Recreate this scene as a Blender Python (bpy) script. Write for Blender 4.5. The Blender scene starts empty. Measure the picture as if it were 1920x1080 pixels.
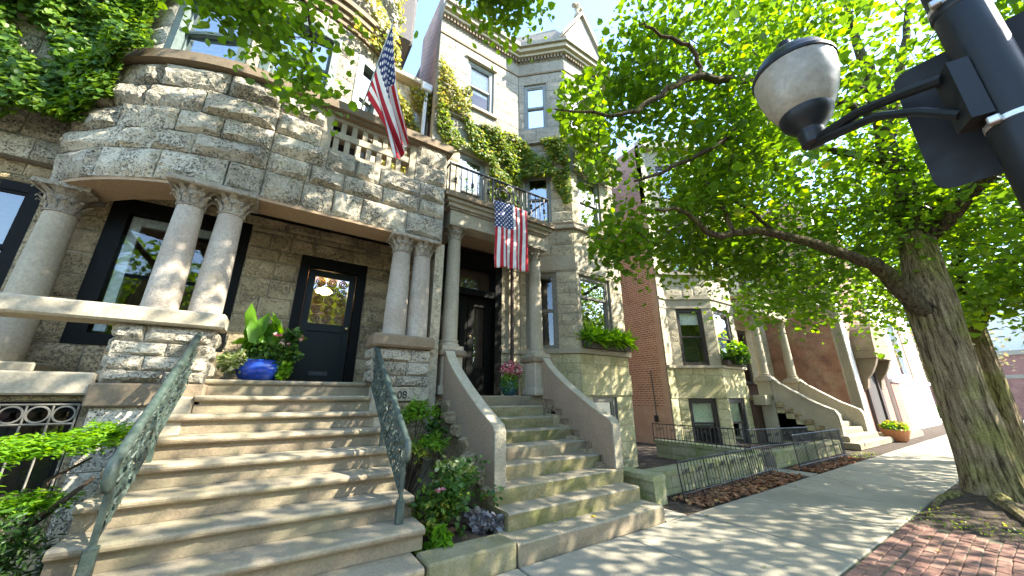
import bpy, math, random
import numpy as np
from mathutils import Vector, Matrix, Quaternion
R = math.radians
sc = bpy.context.scene
COL = sc.collection

# ------------------------------------------------------------------ camera, sky, sun, exposure
cd = bpy.data.cameras.new('camera'); cam = bpy.data.objects.new('camera', cd); COL.objects.link(cam)
cd.sensor_width = 36; cd.lens = 656 / 1920 * 36; cd.clip_start = .05; cd.clip_end = 3000
CAM = Vector((0, 0, 1.6)); YAW = 33.6; PITCH = 17.4
cam.location = CAM; cam.rotation_euler = (R(90 + PITCH), 0, R(-YAW)); sc.camera = cam
SUN_DIR = Vector((.66, -.62, .74)).normalized()            # from the scene towards the sun
SUN_EL = math.asin(SUN_DIR.z); SUN_AZ = math.atan2(SUN_DIR.x, SUN_DIR.y)
w = bpy.data.worlds.new('World'); sc.world = w; w.use_nodes = True
nt = w.node_tree; bg = nt.nodes['Background']; sky = nt.nodes.new('ShaderNodeTexSky')
sky.sky_type = 'NISHITA'; sky.sun_disc = False; sky.sun_elevation = SUN_EL; sky.sun_rotation = SUN_AZ
sky.air_density = 1.0; sky.dust_density = .5; sky.ozone_density = 2.4
nt.links.new(sky.outputs[0], bg.inputs[0]); bg.inputs[1].default_value = .15
ld = bpy.data.lights.new('sun', 'SUN'); sun = bpy.data.objects.new('sun', ld); COL.objects.link(sun)
ld.energy = 3.5; ld.angle = R(.55); ld.color = (1, .93, .80)
sun.rotation_euler = (-SUN_DIR).to_track_quat('-Z', 'Y').to_euler()
sc.view_settings.view_transform = 'Standard'; sc.view_settings.look = 'None'
sc.view_settings.exposure = 2.65; sc.view_settings.gamma = 1
sc.cycles.use_denoising = True
sc.cycles.max_bounces = 8; sc.cycles.diffuse_bounces = 6; sc.cycles.transparent_max_bounces = 12
sc.cycles.sample_clamp_indirect = 8

# camera maths used only to rank pieces by how large they show
_f = Vector((math.sin(R(YAW)) * math.cos(R(PITCH)), math.cos(R(YAW)) * math.cos(R(PITCH)), math.sin(R(PITCH))))

# ------------------------------------------------------------------ materials
MATS = {}
def nmat(name):
    m = bpy.data.materials.new(name); m.use_nodes = True; MATS[name] = m
    t = m.node_tree; return m, t, t.nodes['Principled BSDF']
def nd(t, typ, **k):
    n = t.nodes.new(typ)
    for a, b in k.items():
        if a in n.inputs.keys(): n.inputs[a].default_value = b
        else: setattr(n, a, b)
    return n
def c4(c): return (c[0], c[1], c[2], 1)
def ramp(t, src, stops):
    r = t.nodes.new('ShaderNodeValToRGB'); e = r.color_ramp.elements
    while len(e) < len(stops): e.new(.5)
    for i, (p, c) in enumerate(stops): e[i].position = p; e[i].color = c4(c) if len(c) == 3 else c
    t.links.new(src, r.inputs[0]); return r
def mixc(t, fac, a, b, mode='MIX'):
    m = t.nodes.new('ShaderNodeMix'); m.data_type = 'RGBA'; m.blend_type = mode
    for sock, v in ((m.inputs[0], fac), (m.inputs[6], a), (m.inputs[7], b)):
        if hasattr(v, 'is_output'): t.links.new(v, sock)
        elif isinstance(v, (int, float)): sock.default_value = v
        else: sock.default_value = c4(v)
    return m.outputs[2]
def surf(name, c1, c2, scale=3., rough=.85, bump=.3, bscale=30., pits=0., pscale=22., rnd=.12, stain=None, stain_amt=.5, stain_scale=1.2, metal=0., spec=.3, warm=.0):
    """stone-like surface: two-tone noise, fine grain, optional pits, stains with their own shape, per-piece tone"""
    m, t, p = nmat(name); L = t.links.new
    geo = nd(t, 'ShaderNodeNewGeometry'); pos = geo.outputs['Position']
    n1 = nd(t, 'ShaderNodeTexNoise', Scale=scale, Detail=6.0, Roughness=.65); L(pos, n1.inputs['Vector'])
    r1 = ramp(t, n1.outputs[0], [(.32, (0, 0, 0)), (.68, (1, 1, 1))])
    col = mixc(t, r1.outputs[0], c1, c2)
    n2 = nd(t, 'ShaderNodeTexNoise', Scale=bscale, Detail=8.0, Roughness=.7); L(pos, n2.inputs['Vector'])
    r2 = ramp(t, n2.outputs[0], [(.3, (.72, .72, .72)), (.7, (1.18, 1.18, 1.18))])
    col = mixc(t, 1., col, r2.outputs[0], 'MULTIPLY')
    height = n2.outputs[0]
    if stain is not None:
        n3 = nd(t, 'ShaderNodeTexNoise', Scale=stain_scale, Detail=7.0, Roughness=.72); L(pos, n3.inputs['Vector'])
        r3 = ramp(t, n3.outputs[0], [(.46, (0, 0, 0)), (.66, (stain_amt,) * 3)])
        col = mixc(t, r3.outputs[0], col, stain)
    if pits:
        v = nd(t, 'ShaderNodeTexNoise', Scale=pscale, Detail=3.0, Roughness=.6, Distortion=.9); L(pos, v.inputs['Vector'])
        n4 = nd(t, 'ShaderNodeTexNoise', Scale=3.1, Detail=2.0); L(pos, n4.inputs['Vector'])
        md = nd(t, 'ShaderNodeMath', operation='MULTIPLY_ADD'); L(n4.outputs[0], md.inputs[0]); md.inputs[1].default_value = .35; L(v.outputs[0], md.inputs[2])
        r4 = ramp(t, md.outputs[0], [(.72, (0, 0, 0)), (.80, (1, 1, 1))])
        col = mixc(t, r4.outputs[0], col, mixc(t, pits, col, (.05, .045, .035)))
        sub = nd(t, 'ShaderNodeMath', operation='SUBTRACT'); L(n2.outputs[0], sub.inputs[0])
        mu = nd(t, 'ShaderNodeMath', operation='MULTIPLY'); L(r4.outputs[0], mu.inputs[0]); mu.inputs[1].default_value = 1.3
        L(mu.outputs[0], sub.inputs[1]); height = sub.outputs[0]
    if rnd:
        oi = nd(t, 'ShaderNodeObjectInfo')
        rr = ramp(t, oi.outputs['Random'], [(0, (1 - rnd, 1 - rnd, 1 - rnd * 1.15)), (.5, (1, .985, .95)), (1, (1 + rnd, 1 + rnd, 1 + rnd * .8))])
        col = mixc(t, 1., col, rr.outputs[0], 'MULTIPLY')
    L(col, p.inputs['Base Color']); p.inputs['Roughness'].default_value = rough; p.inputs['Metallic'].default_value = metal
    p.inputs['Specular IOR Level'].default_value = spec
    if bump:
        b = nd(t, 'ShaderNodeBump', Strength=bump, Distance=.02); L(height, b.inputs['Height']); L(b.outputs[0], p.inputs['Normal'])
    return m
def plain(name, c, rough=.5, metal=0., spec=.5, coat=0.):
    m, t, p = nmat(name); p.inputs['Base Color'].default_value = c4(c); p.inputs['Roughness'].default_value = rough
    p.inputs['Metallic'].default_value = metal; p.inputs['Specular IOR Level'].default_value = spec
    n = nd(t, 'ShaderNodeTexNoise', Scale=18.0, Detail=5.0); g = nd(t, 'ShaderNodeNewGeometry'); t.links.new(g.outputs['Position'], n.inputs['Vector'])
    r = ramp(t, n.outputs[0], [(.3, [x * .72 for x in c]), (.7, [min(1, x * 1.2) for x in c])]); t.links.new(r.outputs[0], p.inputs['Base Color'])
    r2 = ramp(t, n.outputs[0], [(.3, (max(0, rough - .1),) * 3), (.7, (min(1, rough + .12),) * 3)]); t.links.new(r2.outputs[0], p.inputs['Roughness'])
    return m

surf('rock_grey', (.60, .545, .44), (.42, .375, .29), 2.2, .9, .9, 26, pits=.8, pscale=42, rnd=.2, stain=(.17, .155, .12), stain_amt=.55, stain_scale=2.4)
surf('rock_warm', (.54, .43, .265), (.34, .265, .155), 2.4, .9, .9, 26, pits=.5, pscale=34, rnd=.16, stain=(.16, .13, .085), stain_amt=.5, stain_scale=2.6)
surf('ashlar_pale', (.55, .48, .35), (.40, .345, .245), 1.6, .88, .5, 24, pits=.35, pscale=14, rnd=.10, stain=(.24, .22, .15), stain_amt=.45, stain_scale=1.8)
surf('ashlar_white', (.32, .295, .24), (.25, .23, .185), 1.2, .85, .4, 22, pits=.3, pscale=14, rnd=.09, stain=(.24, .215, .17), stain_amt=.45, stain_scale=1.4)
surf('ashlar_moss', (.55, .485, .31), (.41, .37, .20), 1.8, .9, .5, 24, pits=.3, rnd=.1, stain=(.22, .24, .09), stain_amt=.55, stain_scale=1.9)
surf('limestone', (.43, .375, .285), (.34, .295, .215), 1.5, .8, .3, 30, rnd=.06, stain=(.27, .25, .18), stain_amt=.5, stain_scale=1.7)
surf('shaft_grey', (.43, .38, .315), (.33, .29, .235), 2.0, .8, .3, 38, pits=.25, pscale=40, rnd=.06, stain=(.36, .27, .20), stain_amt=.45, stain_scale=2.0)
surf('brownstone', (.245, .185, .12), (.17, .13, .085), 2.2, .85, .3, 34, rnd=.05, stain=(.15, .12, .09), stain_amt=.4)
surf('soffit_tan', (.40, .28, .175), (.34, .235, .145), 2.0, .85, .15, 30, rnd=0)
surf('carved', (.44, .385, .30), (.28, .24, .18), 9, .9, .6, 60, pits=.5, pscale=55, rnd=.05)
surf('step_stone', (.27, .215, .145), (.20, .16, .105), 1.7, .85, .35, 40, rnd=.06, stain=(.21, .205, .12), stain_amt=.6, stain_scale=2.1)
surf('step_moss', (.31, .255, .14), (.20, .175, .085), 1.9, .9, .7, 36, rnd=.06, stain=(.10, .115, .028), stain_amt=.85, stain_scale=1.5)
surf('stucco', (.34, .245, .155), (.255, .185, .118), 2.4, .95, 1.0, 46, rnd=0, stain=(.42, .36, .29), stain_amt=.35)
surf('stucco_edge', (.48, .42, .30), (.36, .31, .21), 4, .95, 1.0, 40, rnd=0)
surf('concrete', (.36, .325, .25), (.285, .255, .195), 1.1, .9, .3, 60, rnd=.06, stain=(.19, .185, .145), stain_amt=.5, stain_scale=.9)
surf('kerb_concrete', (.36, .315, .20), (.26, .23, .135), 2.4, .95, .9, 50, rnd=.05, stain=(.17, .165, .06), stain_amt=.7, stain_scale=2.2)
surf('moss_wall', (.40, .37, .26), (.27, .28, .13), 2.4, .95, .7, 40, rnd=.06, stain=(.15, .22, .04), stain_amt=.85, stain_scale=2.0)
surf('paver', (.30, .155, .115), (.21, .115, .09), 5, .9, .6, 55, rnd=.28, stain=(.17, .125, .10), stain_amt=.5, stain_scale=3)
surf('sand_joint', (.16, .14, .10), (.09, .10, .05), 9, 1., .4, 60, rnd=0)
surf('asphalt', (.055, .055, .055), (.04, .04, .042), 3, .95, .5, 90, rnd=0)
surf('soil', (.075, .052, .035), (.045, .032, .022), 9, 1., 1.0, 40, rnd=0, stain=(.13, .10, .07), stain_amt=.5, stain_scale=6)
surf('ground', (.11, .12, .06), (.08, .07, .04), 2, 1., .5, 20, rnd=0)
surf('mortar', (.26, .24, .19), (.20, .18, .145), 3, 1., .4, 40, rnd=0)
surf('mortar_dark', (.055, .045, .035), (.035, .03, .024), 5, 1., .4, 40, rnd=0)
surf('brick_orange', (.50, .285, .175), (.24, .13, .08), 6, .92, .5, 60, rnd=0, stain=(.09, .055, .04), stain_amt=.6, stain_scale=2.4)
surf('mortar_tan', (.70, .47, .30), (.60, .385, .24), 2, .95, .6, 50, rnd=0, stain=(.66, .48, .34), stain_amt=.5, stain_scale=1.3)
surf('tread_stone', (.34, .29, .21), (.265, .225, .16), 2.2, .85, .35, 40, rnd=.08, stain=(.19, .185, .10), stain_amt=.55, stain_scale=2.6)
surf('brick_red', (.48, .23, .145), (.20, .095, .065), 2.2, .92, .5, 60, rnd=0, stain=(.46, .31, .20), stain_amt=.75, stain_scale=1.0)
surf('brick_tan_paint', (.56, .375, .235), (.47, .305, .19), 3, .9, .4, 40, rnd=0, stain=(.40, .24, .15), stain_amt=.4)
surf('brick_dark', (.13, .075, .055), (.085, .05, .04), 4, .95, .5, 50, rnd=0)
surf('white_plaster', (.78, .74, .69), (.70, .66, .61), 1.5, .9, .2, 40, rnd=0)
surf('bark_thin', (.075, .055, .038), (.045, .034, .024), 6, 1., .6, 40, rnd=0)
surf('slate', (.115, .115, .14), (.08, .08, .10), 5, .7, .3, 40, rnd=.2)
surf('shingle', (.36, .32, .27), (.25, .22, .185), 4, .9, .4, 40, rnd=.2)
plain('door_green', (.010, .013, .011), .42, spec=.22); plain('black_wood', (.006, .006, .005), .5, spec=.12)
plain('sash_dark', (.035, .026, .022), .5); plain('sash_grey', (.20, .215, .20), .6); plain('sash_green', (.085, .12, .11), .55)
plain('sash_taupe', (.19, .175, .14), .6); plain('white_trim', (.62, .64, .64), .6); plain('blind', (.72, .74, .76), .7)
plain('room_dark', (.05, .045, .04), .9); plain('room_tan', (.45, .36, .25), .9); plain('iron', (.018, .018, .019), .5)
surf('iron_green', (.042, .066, .053), (.024, .04, .032), 7, .45, .3, 60, rnd=0, stain=(.16, .19, .155), stain_amt=.4, stain_scale=14, spec=.45); plain('bronze', (.06, .05, .04), .5); plain('copper_pipe', (.055, .035, .03), .5)
plain('pole_paint', (.010, .0115, .013), .42, spec=.3); plain('sign_back', (.010, .010, .011), .6, spec=.3); plain('steel_band', (.55, .55, .52), .35, metal=.8)
surf('globe_plastic', (.34, .31, .245), (.22, .195, .145), 5, .4, .05, 30, rnd=0, stain=(.24, .20, .14), stain_amt=.55, stain_scale=6, spec=.5); plain('pot_blue', (.012, .06, .42), .12, spec=.7); plain('pot_teal', (.04, .10, .12), .25)
plain('terracotta', (.48, .20, .09), .8); plain('petal_pink', (.80, .32, .42), .6); plain('petal_white', (.82, .80, .74), .6)
plain('wood_box', (.06, .045, .035), .8); plain('letters', (.02, .02, .02), .6); plain('curtain', (.15, .15, .05), .9); plain('roller_shade', (.74, .73, .70), .8); plain('lamp_shade', (.55, .60, .42), .8)
plain('mail_metal', (.05, .055, .055), .4, metal=.5); plain('brass', (.55, .42, .2), .3, metal=.9)

def paving():
    m = MATS['concrete']; t = m.node_tree; L = t.links.new; p = t.nodes['Principled BSDF']; src = p.inputs['Base Color'].links[0].from_socket
    g = nd(t, 'ShaderNodeNewGeometry'); n = nd(t, 'ShaderNodeTexNoise', Scale=2.0, Detail=4.0); L(g.outputs['Position'], n.inputs['Vector'])
    ad = nd(t, 'ShaderNodeMixRGB'); ad.blend_type = 'LINEAR_LIGHT'; ad.inputs[0].default_value = .12; L(g.outputs['Position'], ad.inputs[1]); L(n.outputs[1], ad.inputs[2])
    v = nd(t, 'ShaderNodeTexVoronoi', Scale=.55, feature='DISTANCE_TO_EDGE'); L(ad.outputs[0], v.inputs['Vector']); r = ramp(t, v.outputs['Distance'], [(.0, (.45, .45, .42)), (.006, (1, 1, 1))])
    v2 = nd(t, 'ShaderNodeTexVoronoi', Scale=2.3); L(g.outputs['Position'], v2.inputs['Vector']); r2 = ramp(t, v2.outputs['Distance'], [(.045, (.5, .5, .48)), (.06, (1, 1, 1))])
    n3 = nd(t, 'ShaderNodeTexNoise', Scale=.35, Detail=5.0); L(g.outputs['Position'], n3.inputs['Vector']); r3 = ramp(t, n3.outputs[0], [(.5, (0, 0, 0)), (.56, (1, 1, 1))])
    c = mixc(t, r3.outputs[0], src, mixc(t, 1., src, r.outputs[0], 'MULTIPLY')); L(mixc(t, 1., c, r2.outputs[0], 'MULTIPLY'), p.inputs['Base Color'])
paving()
def bark_mat(name, k):
    m, t, p = nmat(name); L = t.links.new; g = nd(t, 'ShaderNodeNewGeometry'); mp = nd(t, 'ShaderNodeMapping'); mp.inputs['Scale'].default_value = (1, 1, .11); L(g.outputs['Position'], mp.inputs[0])
    n = nd(t, 'ShaderNodeTexNoise', Scale=23.0, Detail=8.0, Roughness=.66, Distortion=.7); L(mp.outputs[0], n.inputs['Vector'])
    r = ramp(t, n.outputs[0], [(.36, (.045 * k, .032 * k, .018 * k)), (.5, (.22 * k, .16 * k, .092 * k)), (.68, (.38 * k, .295 * k, .18 * k))])
    n2 = nd(t, 'ShaderNodeTexNoise', Scale=1.6, Detail=6.0); L(g.outputs['Position'], n2.inputs['Vector']); r2 = ramp(t, n2.outputs[0], [(.45, (0, 0, 0)), (.62, (.6, .6, .6))])
    n3 = nd(t, 'ShaderNodeTexNoise', Scale=40.0, Detail=6.0); L(g.outputs['Position'], n3.inputs['Vector']); r3 = ramp(t, n3.outputs[0], [(.3, (.7, .7, .7)), (.7, (1.2, 1.2, 1.2))])
    c = mixc(t, r2.outputs[0], r.outputs[0], mixc(t, 1., r.outputs[0], (.85, 1.15, .38), 'MULTIPLY')); L(mixc(t, 1., c, r3.outputs[0], 'MULTIPLY'), p.inputs['Base Color']); p.inputs['Roughness'].default_value = .95; p.inputs['Specular IOR Level'].default_value = .15
    b = nd(t, 'ShaderNodeBump', Strength=1.0, Distance=.05); L(n.outputs[0], b.inputs['Height']); L(b.outputs[0], p.inputs['Normal'])
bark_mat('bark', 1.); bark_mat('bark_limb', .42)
def emit(name, c, s):
    m, t, p = nmat(name); p.inputs['Base Color'].default_value = c4(c); p.inputs['Emission Color'].default_value = c4(c); p.inputs['Emission Strength'].default_value = s
emit('bulb', (1, .66, .28), 7.)

def glass(name, tint=(.9, .95, .95), refl=.16, rough=.02):
    m, t, p = nmat(name); t.nodes.remove(p); out = t.nodes['Material Output']; L = t.links.new
    tr = nd(t, 'ShaderNodeBsdfTransparent'); tr.inputs[0].default_value = c4(tint)
    gl = nd(t, 'ShaderNodeBsdfGlossy'); gl.inputs['Roughness'].default_value = rough; gl.inputs[0].default_value = (1, 1, 1, 1)
    n = nd(t, 'ShaderNodeTexNoise', Scale=1.7, Detail=1.0); g = nd(t, 'ShaderNodeNewGeometry'); L(g.outputs['Position'], n.inputs['Vector'])
    b = nd(t, 'ShaderNodeBump', Strength=.05, Distance=.05); L(n.outputs[0], b.inputs['Height']); L(b.outputs[0], gl.inputs['Normal'])
    fr = nd(t, 'ShaderNodeFresnel'); fr.inputs[0].default_value = 1.5
    ad = nd(t, 'ShaderNodeMath', operation='ADD', use_clamp=True); L(fr.outputs[0], ad.inputs[0]); ad.inputs[1].default_value = refl
    mx = nd(t, 'ShaderNodeMixShader'); L(ad.outputs[0], mx.inputs[0]); L(tr.outputs[0], mx.inputs[1]); L(gl.outputs[0], mx.inputs[2]); L(mx.outputs[0], out.inputs[0])
glass('glass', (.85, .9, .88), .05); glass('glass_mirror', (.6, .7, .7), .34); glass('glass_foliage_tint', (.5, .62, .42), .1); glass('glass_door', (.75, .8, .75), .2)

def leafmat(name, stops, trans=.45, rough=.45):
    m, t, p = nmat(name); L = t.links.new; out = t.nodes['Material Output']
    at = nd(t, 'ShaderNodeAttribute', attribute_name='rnd'); r = ramp(t, at.outputs['Fac'], stops)
    L(r.outputs[0], p.inputs['Base Color']); p.inputs['Roughness'].default_value = rough; p.inputs['Specular IOR Level'].default_value = .35
    tl = nd(t, 'ShaderNodeBsdfTranslucent'); hs = nd(t, 'ShaderNodeHueSaturation', Hue=.48, Saturation=1.1, Value=2.1); L(r.outputs[0], hs.inputs['Color']); L(hs.outputs[0], tl.inputs[0])
    mx = nd(t, 'ShaderNodeMixShader'); mx.inputs[0].default_value = trans; L(p.outputs[0], mx.inputs[1]); L(tl.outputs[0], mx.inputs[2]); L(mx.outputs[0], out.inputs[0])
leafmat('leaf_linden', [(0, (.045, .10, .013)), (.5, (.088, .175, .018)), (.85, (.145, .245, .022)), (.975, (.23, .28, .028)), (1, (.40, .31, .03))], .6)
leafmat('leaf_yew', [(0, (.014, .042, .010)), (.7, (.03, .075, .014)), (1, (.07, .12, .02))], .2)
leafmat('leaf_ivy', [(0, (.04, .10, .014)), (.6, (.085, .175, .02)), (1, (.16, .25, .03))], .4)
leafmat('leaf_ivy_gold', [(0, (.09, .14, .025)), (.5, (.20, .22, .04)), (.8, (.34, .31, .05)), (1, (.42, .34, .05))], .35)
leafmat('leaf_ivy_mid', [(0, (.07, .14, .02)), (.6, (.15, .22, .03)), (.9, (.27, .28, .05)), (1, (.34, .26, .05))], .4)
leafmat('leaf_shrub', [(0, (.022, .06, .012)), (.7, (.05, .12, .018)), (1, (.12, .20, .03))], .3)
leafmat('leaf_bright', [(0, (.07, .17, .014)), (.6, (.12, .27, .02)), (1, (.20, .34, .035))], .45)
leafmat('leaf_varieg', [(0, (.10, .17, .04)), (.6, (.24, .30, .10)), (1, (.62, .62, .42))], .35)
leafmat('leaf_silver', [(0, (.10, .09, .10)), (.6, (.22, .21, .22)), (1, (.36, .35, .35))], .2)
leafmat('leaf_flower', [(0, (.30, .06, .07)), (.5, (.62, .22, .25)), (.8, (.72, .42, .40)), (1, (.70, .66, .55))], .4)
leafmat('leaf_litter', [(0, (.10, .05, .025)), (.5, (.24, .11, .05)), (.85, (.36, .17, .08)), (1, (.40, .27, .10))], .1, .8)
leafmat('leaf_far', [(0, (.10, .12, .045)), (.5, (.20, .19, .08)), (.8, (.36, .26, .14)), (1, (.45, .36, .24))], .3)

# ------------------------------------------------------------------ helpers
def tag(o, label=None, cat=None, group=None, kind=None):
    if label: o['label'] = label
    if cat: o['category'] = cat
    if group: o['group'] = group
    if kind: o['kind'] = kind
    return o
def thing(name, loc, label, cat, group=None):
    o = bpy.data.objects.new(name, None); COL.objects.link(o); o.location = loc; o.empty_display_size = .1
    return tag(o, label, cat, group)
def link(o, parent):
    COL.objects.link(o)
    if parent is not None:
        o.parent = parent
        if parent.type == 'EMPTY': o.matrix_parent_inverse = Matrix.Translation(-parent.location)
    return o
class MB:
    def __init__(s): s.v = []; s.f = []
    def add(s, vs, fs):
        k = len(s.v); s.v += [tuple(x) for x in vs]; s.f += [tuple(i + k for i in f) for f in fs]; return s
    def box(s, x0, x1, y0, y1, z0, z1):
        return s.add([(x0, y0, z0), (x1, y0, z0), (x1, y1, z0), (x0, y1, z0), (x0, y0, z1), (x1, y0, z1), (x1, y1, z1), (x0, y1, z1)],
                     [(0, 3, 2, 1), (4, 5, 6, 7), (0, 1, 5, 4), (1, 2, 6, 5), (2, 3, 7, 6), (3, 0, 4, 7)])
    def cbox(s, x0, x1, y0, y1, z0, z1, c=.012):
        """box with chamfered edges"""
        vs = []
        for (a, b, e) in ((0, 1, 1), (1, 0, 1), (1, 1, 0)):
            for X in (0, 1):
                for Y in (0, 1):
                    for Z in (0, 1):
                        vs.append(((x1 - (0 if a == 0 else c) if X else x0 + (0 if a == 0 else c)), (y1 - (0 if b == 0 else c) if Y else y0 + (0 if b == 0 else c)), (z1 - (0 if e == 0 else c) if Z else z0 + (0 if e == 0 else c))))
        g = lambda t, X, Y, Z: t * 8 + X * 4 + Y * 2 + Z
        fs = []
        for q in (0, 1):
            o = (lambda l: l if q else l[::-1])
            fs.append(o([g(0, q, 0, 0), g(0, q, 1, 0), g(0, q, 1, 1), g(0, q, 0, 1)]))
            fs.append(o([g(1, 0, q, 0), g(1, 0, q, 1), g(1, 1, q, 1), g(1, 1, q, 0)]))
            fs.append(o([g(2, 0, 0, q), g(2, 1, 0, q), g(2, 1, 1, q), g(2, 0, 1, q)]))
        for A in (0, 1):
            for B in (0, 1):
                fs.append([g(0, A, B, 0), g(0, A, B, 1), g(1, A, B, 1), g(1, A, B, 0)])
                fs.append([g(0, A, 0, B), g(0, A, 1, B), g(2, A, 1, B), g(2, A, 0, B)])
                fs.append([g(1, 0, A, B), g(1, 1, A, B), g(2, 1, A, B), g(2, 0, A, B)])
                for Cc in (0, 1): fs.append([g(0, A, B, Cc), g(1, A, B, Cc), g(2, A, B, Cc)])
        return s.add(vs, fs)
    def fbox(s, F, s0, s1, d0, d1, z0, z1, n=1):
        """box on a wall frame: s along the wall, d outwards, n segments for curved walls"""
        for i in range(n):
            a, b = s0 + (s1 - s0) * i / n, s0 + (s1 - s0) * (i + 1) / n
            P = [F.at(a, d1), F.at(b, d1), F.at(b, d0), F.at(a, d0)]
            s.add([(p[0], p[1], z) for z in (z0, z1) for p in P], [(0, 3, 2, 1), (4, 5, 6, 7), (0, 1, 5, 4), (1, 2, 6, 5), (2, 3, 7, 6), (3, 0, 4, 7)])
        return s
    def lathe(s, c, prof, n=20, ax=None):
        k = len(s.v); c = Vector(c); q = (Vector(ax).normalized().to_track_quat('Z', 'Y') if ax else None)
        for (r, z) in prof:
            for i in range(n):
                a = 2 * math.pi * i / n; p = Vector((r * math.cos(a), r * math.sin(a), z))
                if q: p = q @ p
                s.v.append(tuple(c + p))
        m = len(prof)
        for j in range(m - 1):
            for i in range(n):
                s.f.append((k + j * n + i, k + j * n + (i + 1) % n, k + (j + 1) * n + (i + 1) % n, k + (j + 1) * n + i))
        s.f.append(tuple(k + i for i in range(n))[::-1]); s.f.append(tuple(k + (m - 1) * n + i for i in range(n))); return s
    def tube(s, pts, rad, n=6):
        pts = [Vector(p) for p in pts]; m = len(pts)
        if not hasattr(rad, '__len__'): rad = [rad] * m
        k = len(s.v); up = None
        for j, p in enumerate(pts):
            t = (pts[min(j + 1, m - 1)] - pts[max(j - 1, 0)]).normalized()
            if up is None: up = Vector((0, 0, 1)) if abs(t.z) < .9 else Vector((1, 0, 0))
            a = t.cross(up); a = a.normalized() if a.length > 1e-6 else Vector((1, 0, 0)); b = a.cross(t).normalized(); up = b
            for i in range(n):
                th = 2 * math.pi * i / n; s.v.append(tuple(p + (a * math.cos(th) + b * math.sin(th)) * rad[j]))
        for j in range(m - 1):
            for i in range(n):
                s.f.append((k + j * n + i, k + j * n + (i + 1) % n, k + (j + 1) * n + (i + 1) % n, k + (j + 1) * n + i))
        s.f.append(tuple(k + i for i in range(n))[::-1]); s.f.append(tuple(k + (m - 1) * n + i for i in range(n))); return s
    def prism(s, poly, axis, a0, a1):
        """polygon of (p,q) pairs extruded along axis 'x','y' or 'z'"""
        n = len(poly)
        mk = {'x': lambda p, q, a: (a, p, q), 'y': lambda p, q, a: (p, a, q), 'z': lambda p, q, a: (p, q, a)}[axis]
        return s.add([mk(p, q, a0) for p, q in poly] + [mk(p, q, a1) for p, q in poly],
                     [tuple(range(n))[::-1], tuple(range(n, 2 * n))] + [(i, (i + 1) % n, n + (i + 1) % n, n + i) for i in range(n)])
    def mesh(s, name, mat, smooth=False):
        me = bpy.data.meshes.new(name); me.from_pydata(s.v, [], s.f); me.update()
        if mat: me.materials.append(MATS[mat])
        if smooth: me.polygons.foreach_set('use_smooth', [True] * len(me.polygons)); me.set_sharp_from_angle(angle=R(40))
        return me
    def build(s, name, mat, parent=None, smooth=False):
        import bmesh
        me = s.mesh(name, mat, smooth); b = bmesh.new(); b.from_mesh(me); bmesh.ops.recalc_face_normals(b, faces=b.faces); b.to_mesh(me); b.free()
        return link(bpy.data.objects.new(name, me), parent)
class Fr:
    """straight wall frame from (x0,y0) to (x1,y1), outward normal to the right-hand front"""
    def __init__(s, a, b): s.a = Vector(a); d = Vector(b) - s.a; s.len = d.length; s.u = d / s.len; s.n = Vector((s.u.y, -s.u.x)); s.curved = False
    def at(s, t, d=0): return s.a + s.u * t + s.n * d
    def ax(s, t): return s.u, s.n
class Arc:
    """curved wall: angles in degrees from straight ahead (-Y), positive to the left; s grows to the right"""
    def __init__(s, c, r, a0, a1): s.c = Vector(c); s.r = r; s.a0 = R(a0); s.len = r * R(a0 - a1); s.curved = True
    def ang(s, t): return s.a0 - t / s.r
    def at(s, t, d=0): a = s.ang(t); return s.c + Vector((-math.sin(a), -math.cos(a))) * (s.r + d)
    def ax(s, t): a = s.ang(t); return Vector((math.cos(a), -math.sin(a))), Vector((-math.sin(a), -math.cos(a)))

# ---- stone pieces: a small library of unit blocks shared by all walls
rng = random.Random(7)
def rock_mesh(name, nx, nz, rough, mat, seed):
    """rock-faced block: a margin that slopes up steeply from the joint to broken, tilted planes with crisp ridges"""
    r = np.random.RandomState(seed); mb = MB(); sl = r.uniform(2.2, 6.5, 4); caps = []
    for k in range(4): caps.append((r.uniform(.55, 1.15), r.uniform(-.9, .9), r.uniform(-.9, .9), r.rand(), r.rand()))
    for j in range(nz + 1):
        for i in range(nx + 1):
            u, v = i / nx, j / nz; bd = i in (0, nx) or j in (0, nz)
            uu = u + (0 if i in (0, nx) else r.uniform(-.35, .35) / nx); vv = v + (0 if j in (0, nz) else r.uniform(-.3, .3) / nz)
            hgt = min([uu * 2.2 * sl[0], (1 - uu) * 2.2 * sl[1], vv * 1.1 * sl[2], (1 - vv) * 1.1 * sl[3]] + [c + a * (uu - p) + b * (vv - q) for c, a, b, p, q in caps])
            y = -(rough * max(.05, hgt) + (1 - rough) * .2 * min(1, hgt * 3)) - r.uniform(-.07, .07) * rough
            if bd: y = r.uniform(-.05, .08) * rough
            mb.v.append((uu - .5, y, vv - .5))
    W = nx + 1
    for j in range(nz):
        for i in range(nx): mb.f.append((j * W + i, j * W + i + 1, (j + 1) * W + i + 1, (j + 1) * W + i))
    ring = [i for i in range(W)] + [j * W + nx for j in range(1, nz + 1)] + [nz * W + i for i in range(nx - 1, -1, -1)] + [j * W for j in range(nz - 1, 0, -1)]
    k = len(mb.v)
    for q in ring: x, y, z = mb.v[q]; mb.v.append((x, 1.2, z))
    n = len(ring)
    for a in range(n): b = (a + 1) % n; mb.f.append((ring[b], ring[a], k + a, k + b))
    return mb.mesh(name, mat)
LIB = {}
def lib(mat, rough):
    key = (mat, rough)
    if key not in LIB:
        nx, nz = (12, 7) if rough > .7 else (8, 5) if rough > .4 else (5, 3)
        LIB[key] = [rock_mesh('stone', nx, nz, rough, mat, 31 * i + int(rough * 100)) for i in range(12 if rough > .5 else 6)]
    return LIB[key]
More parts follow.
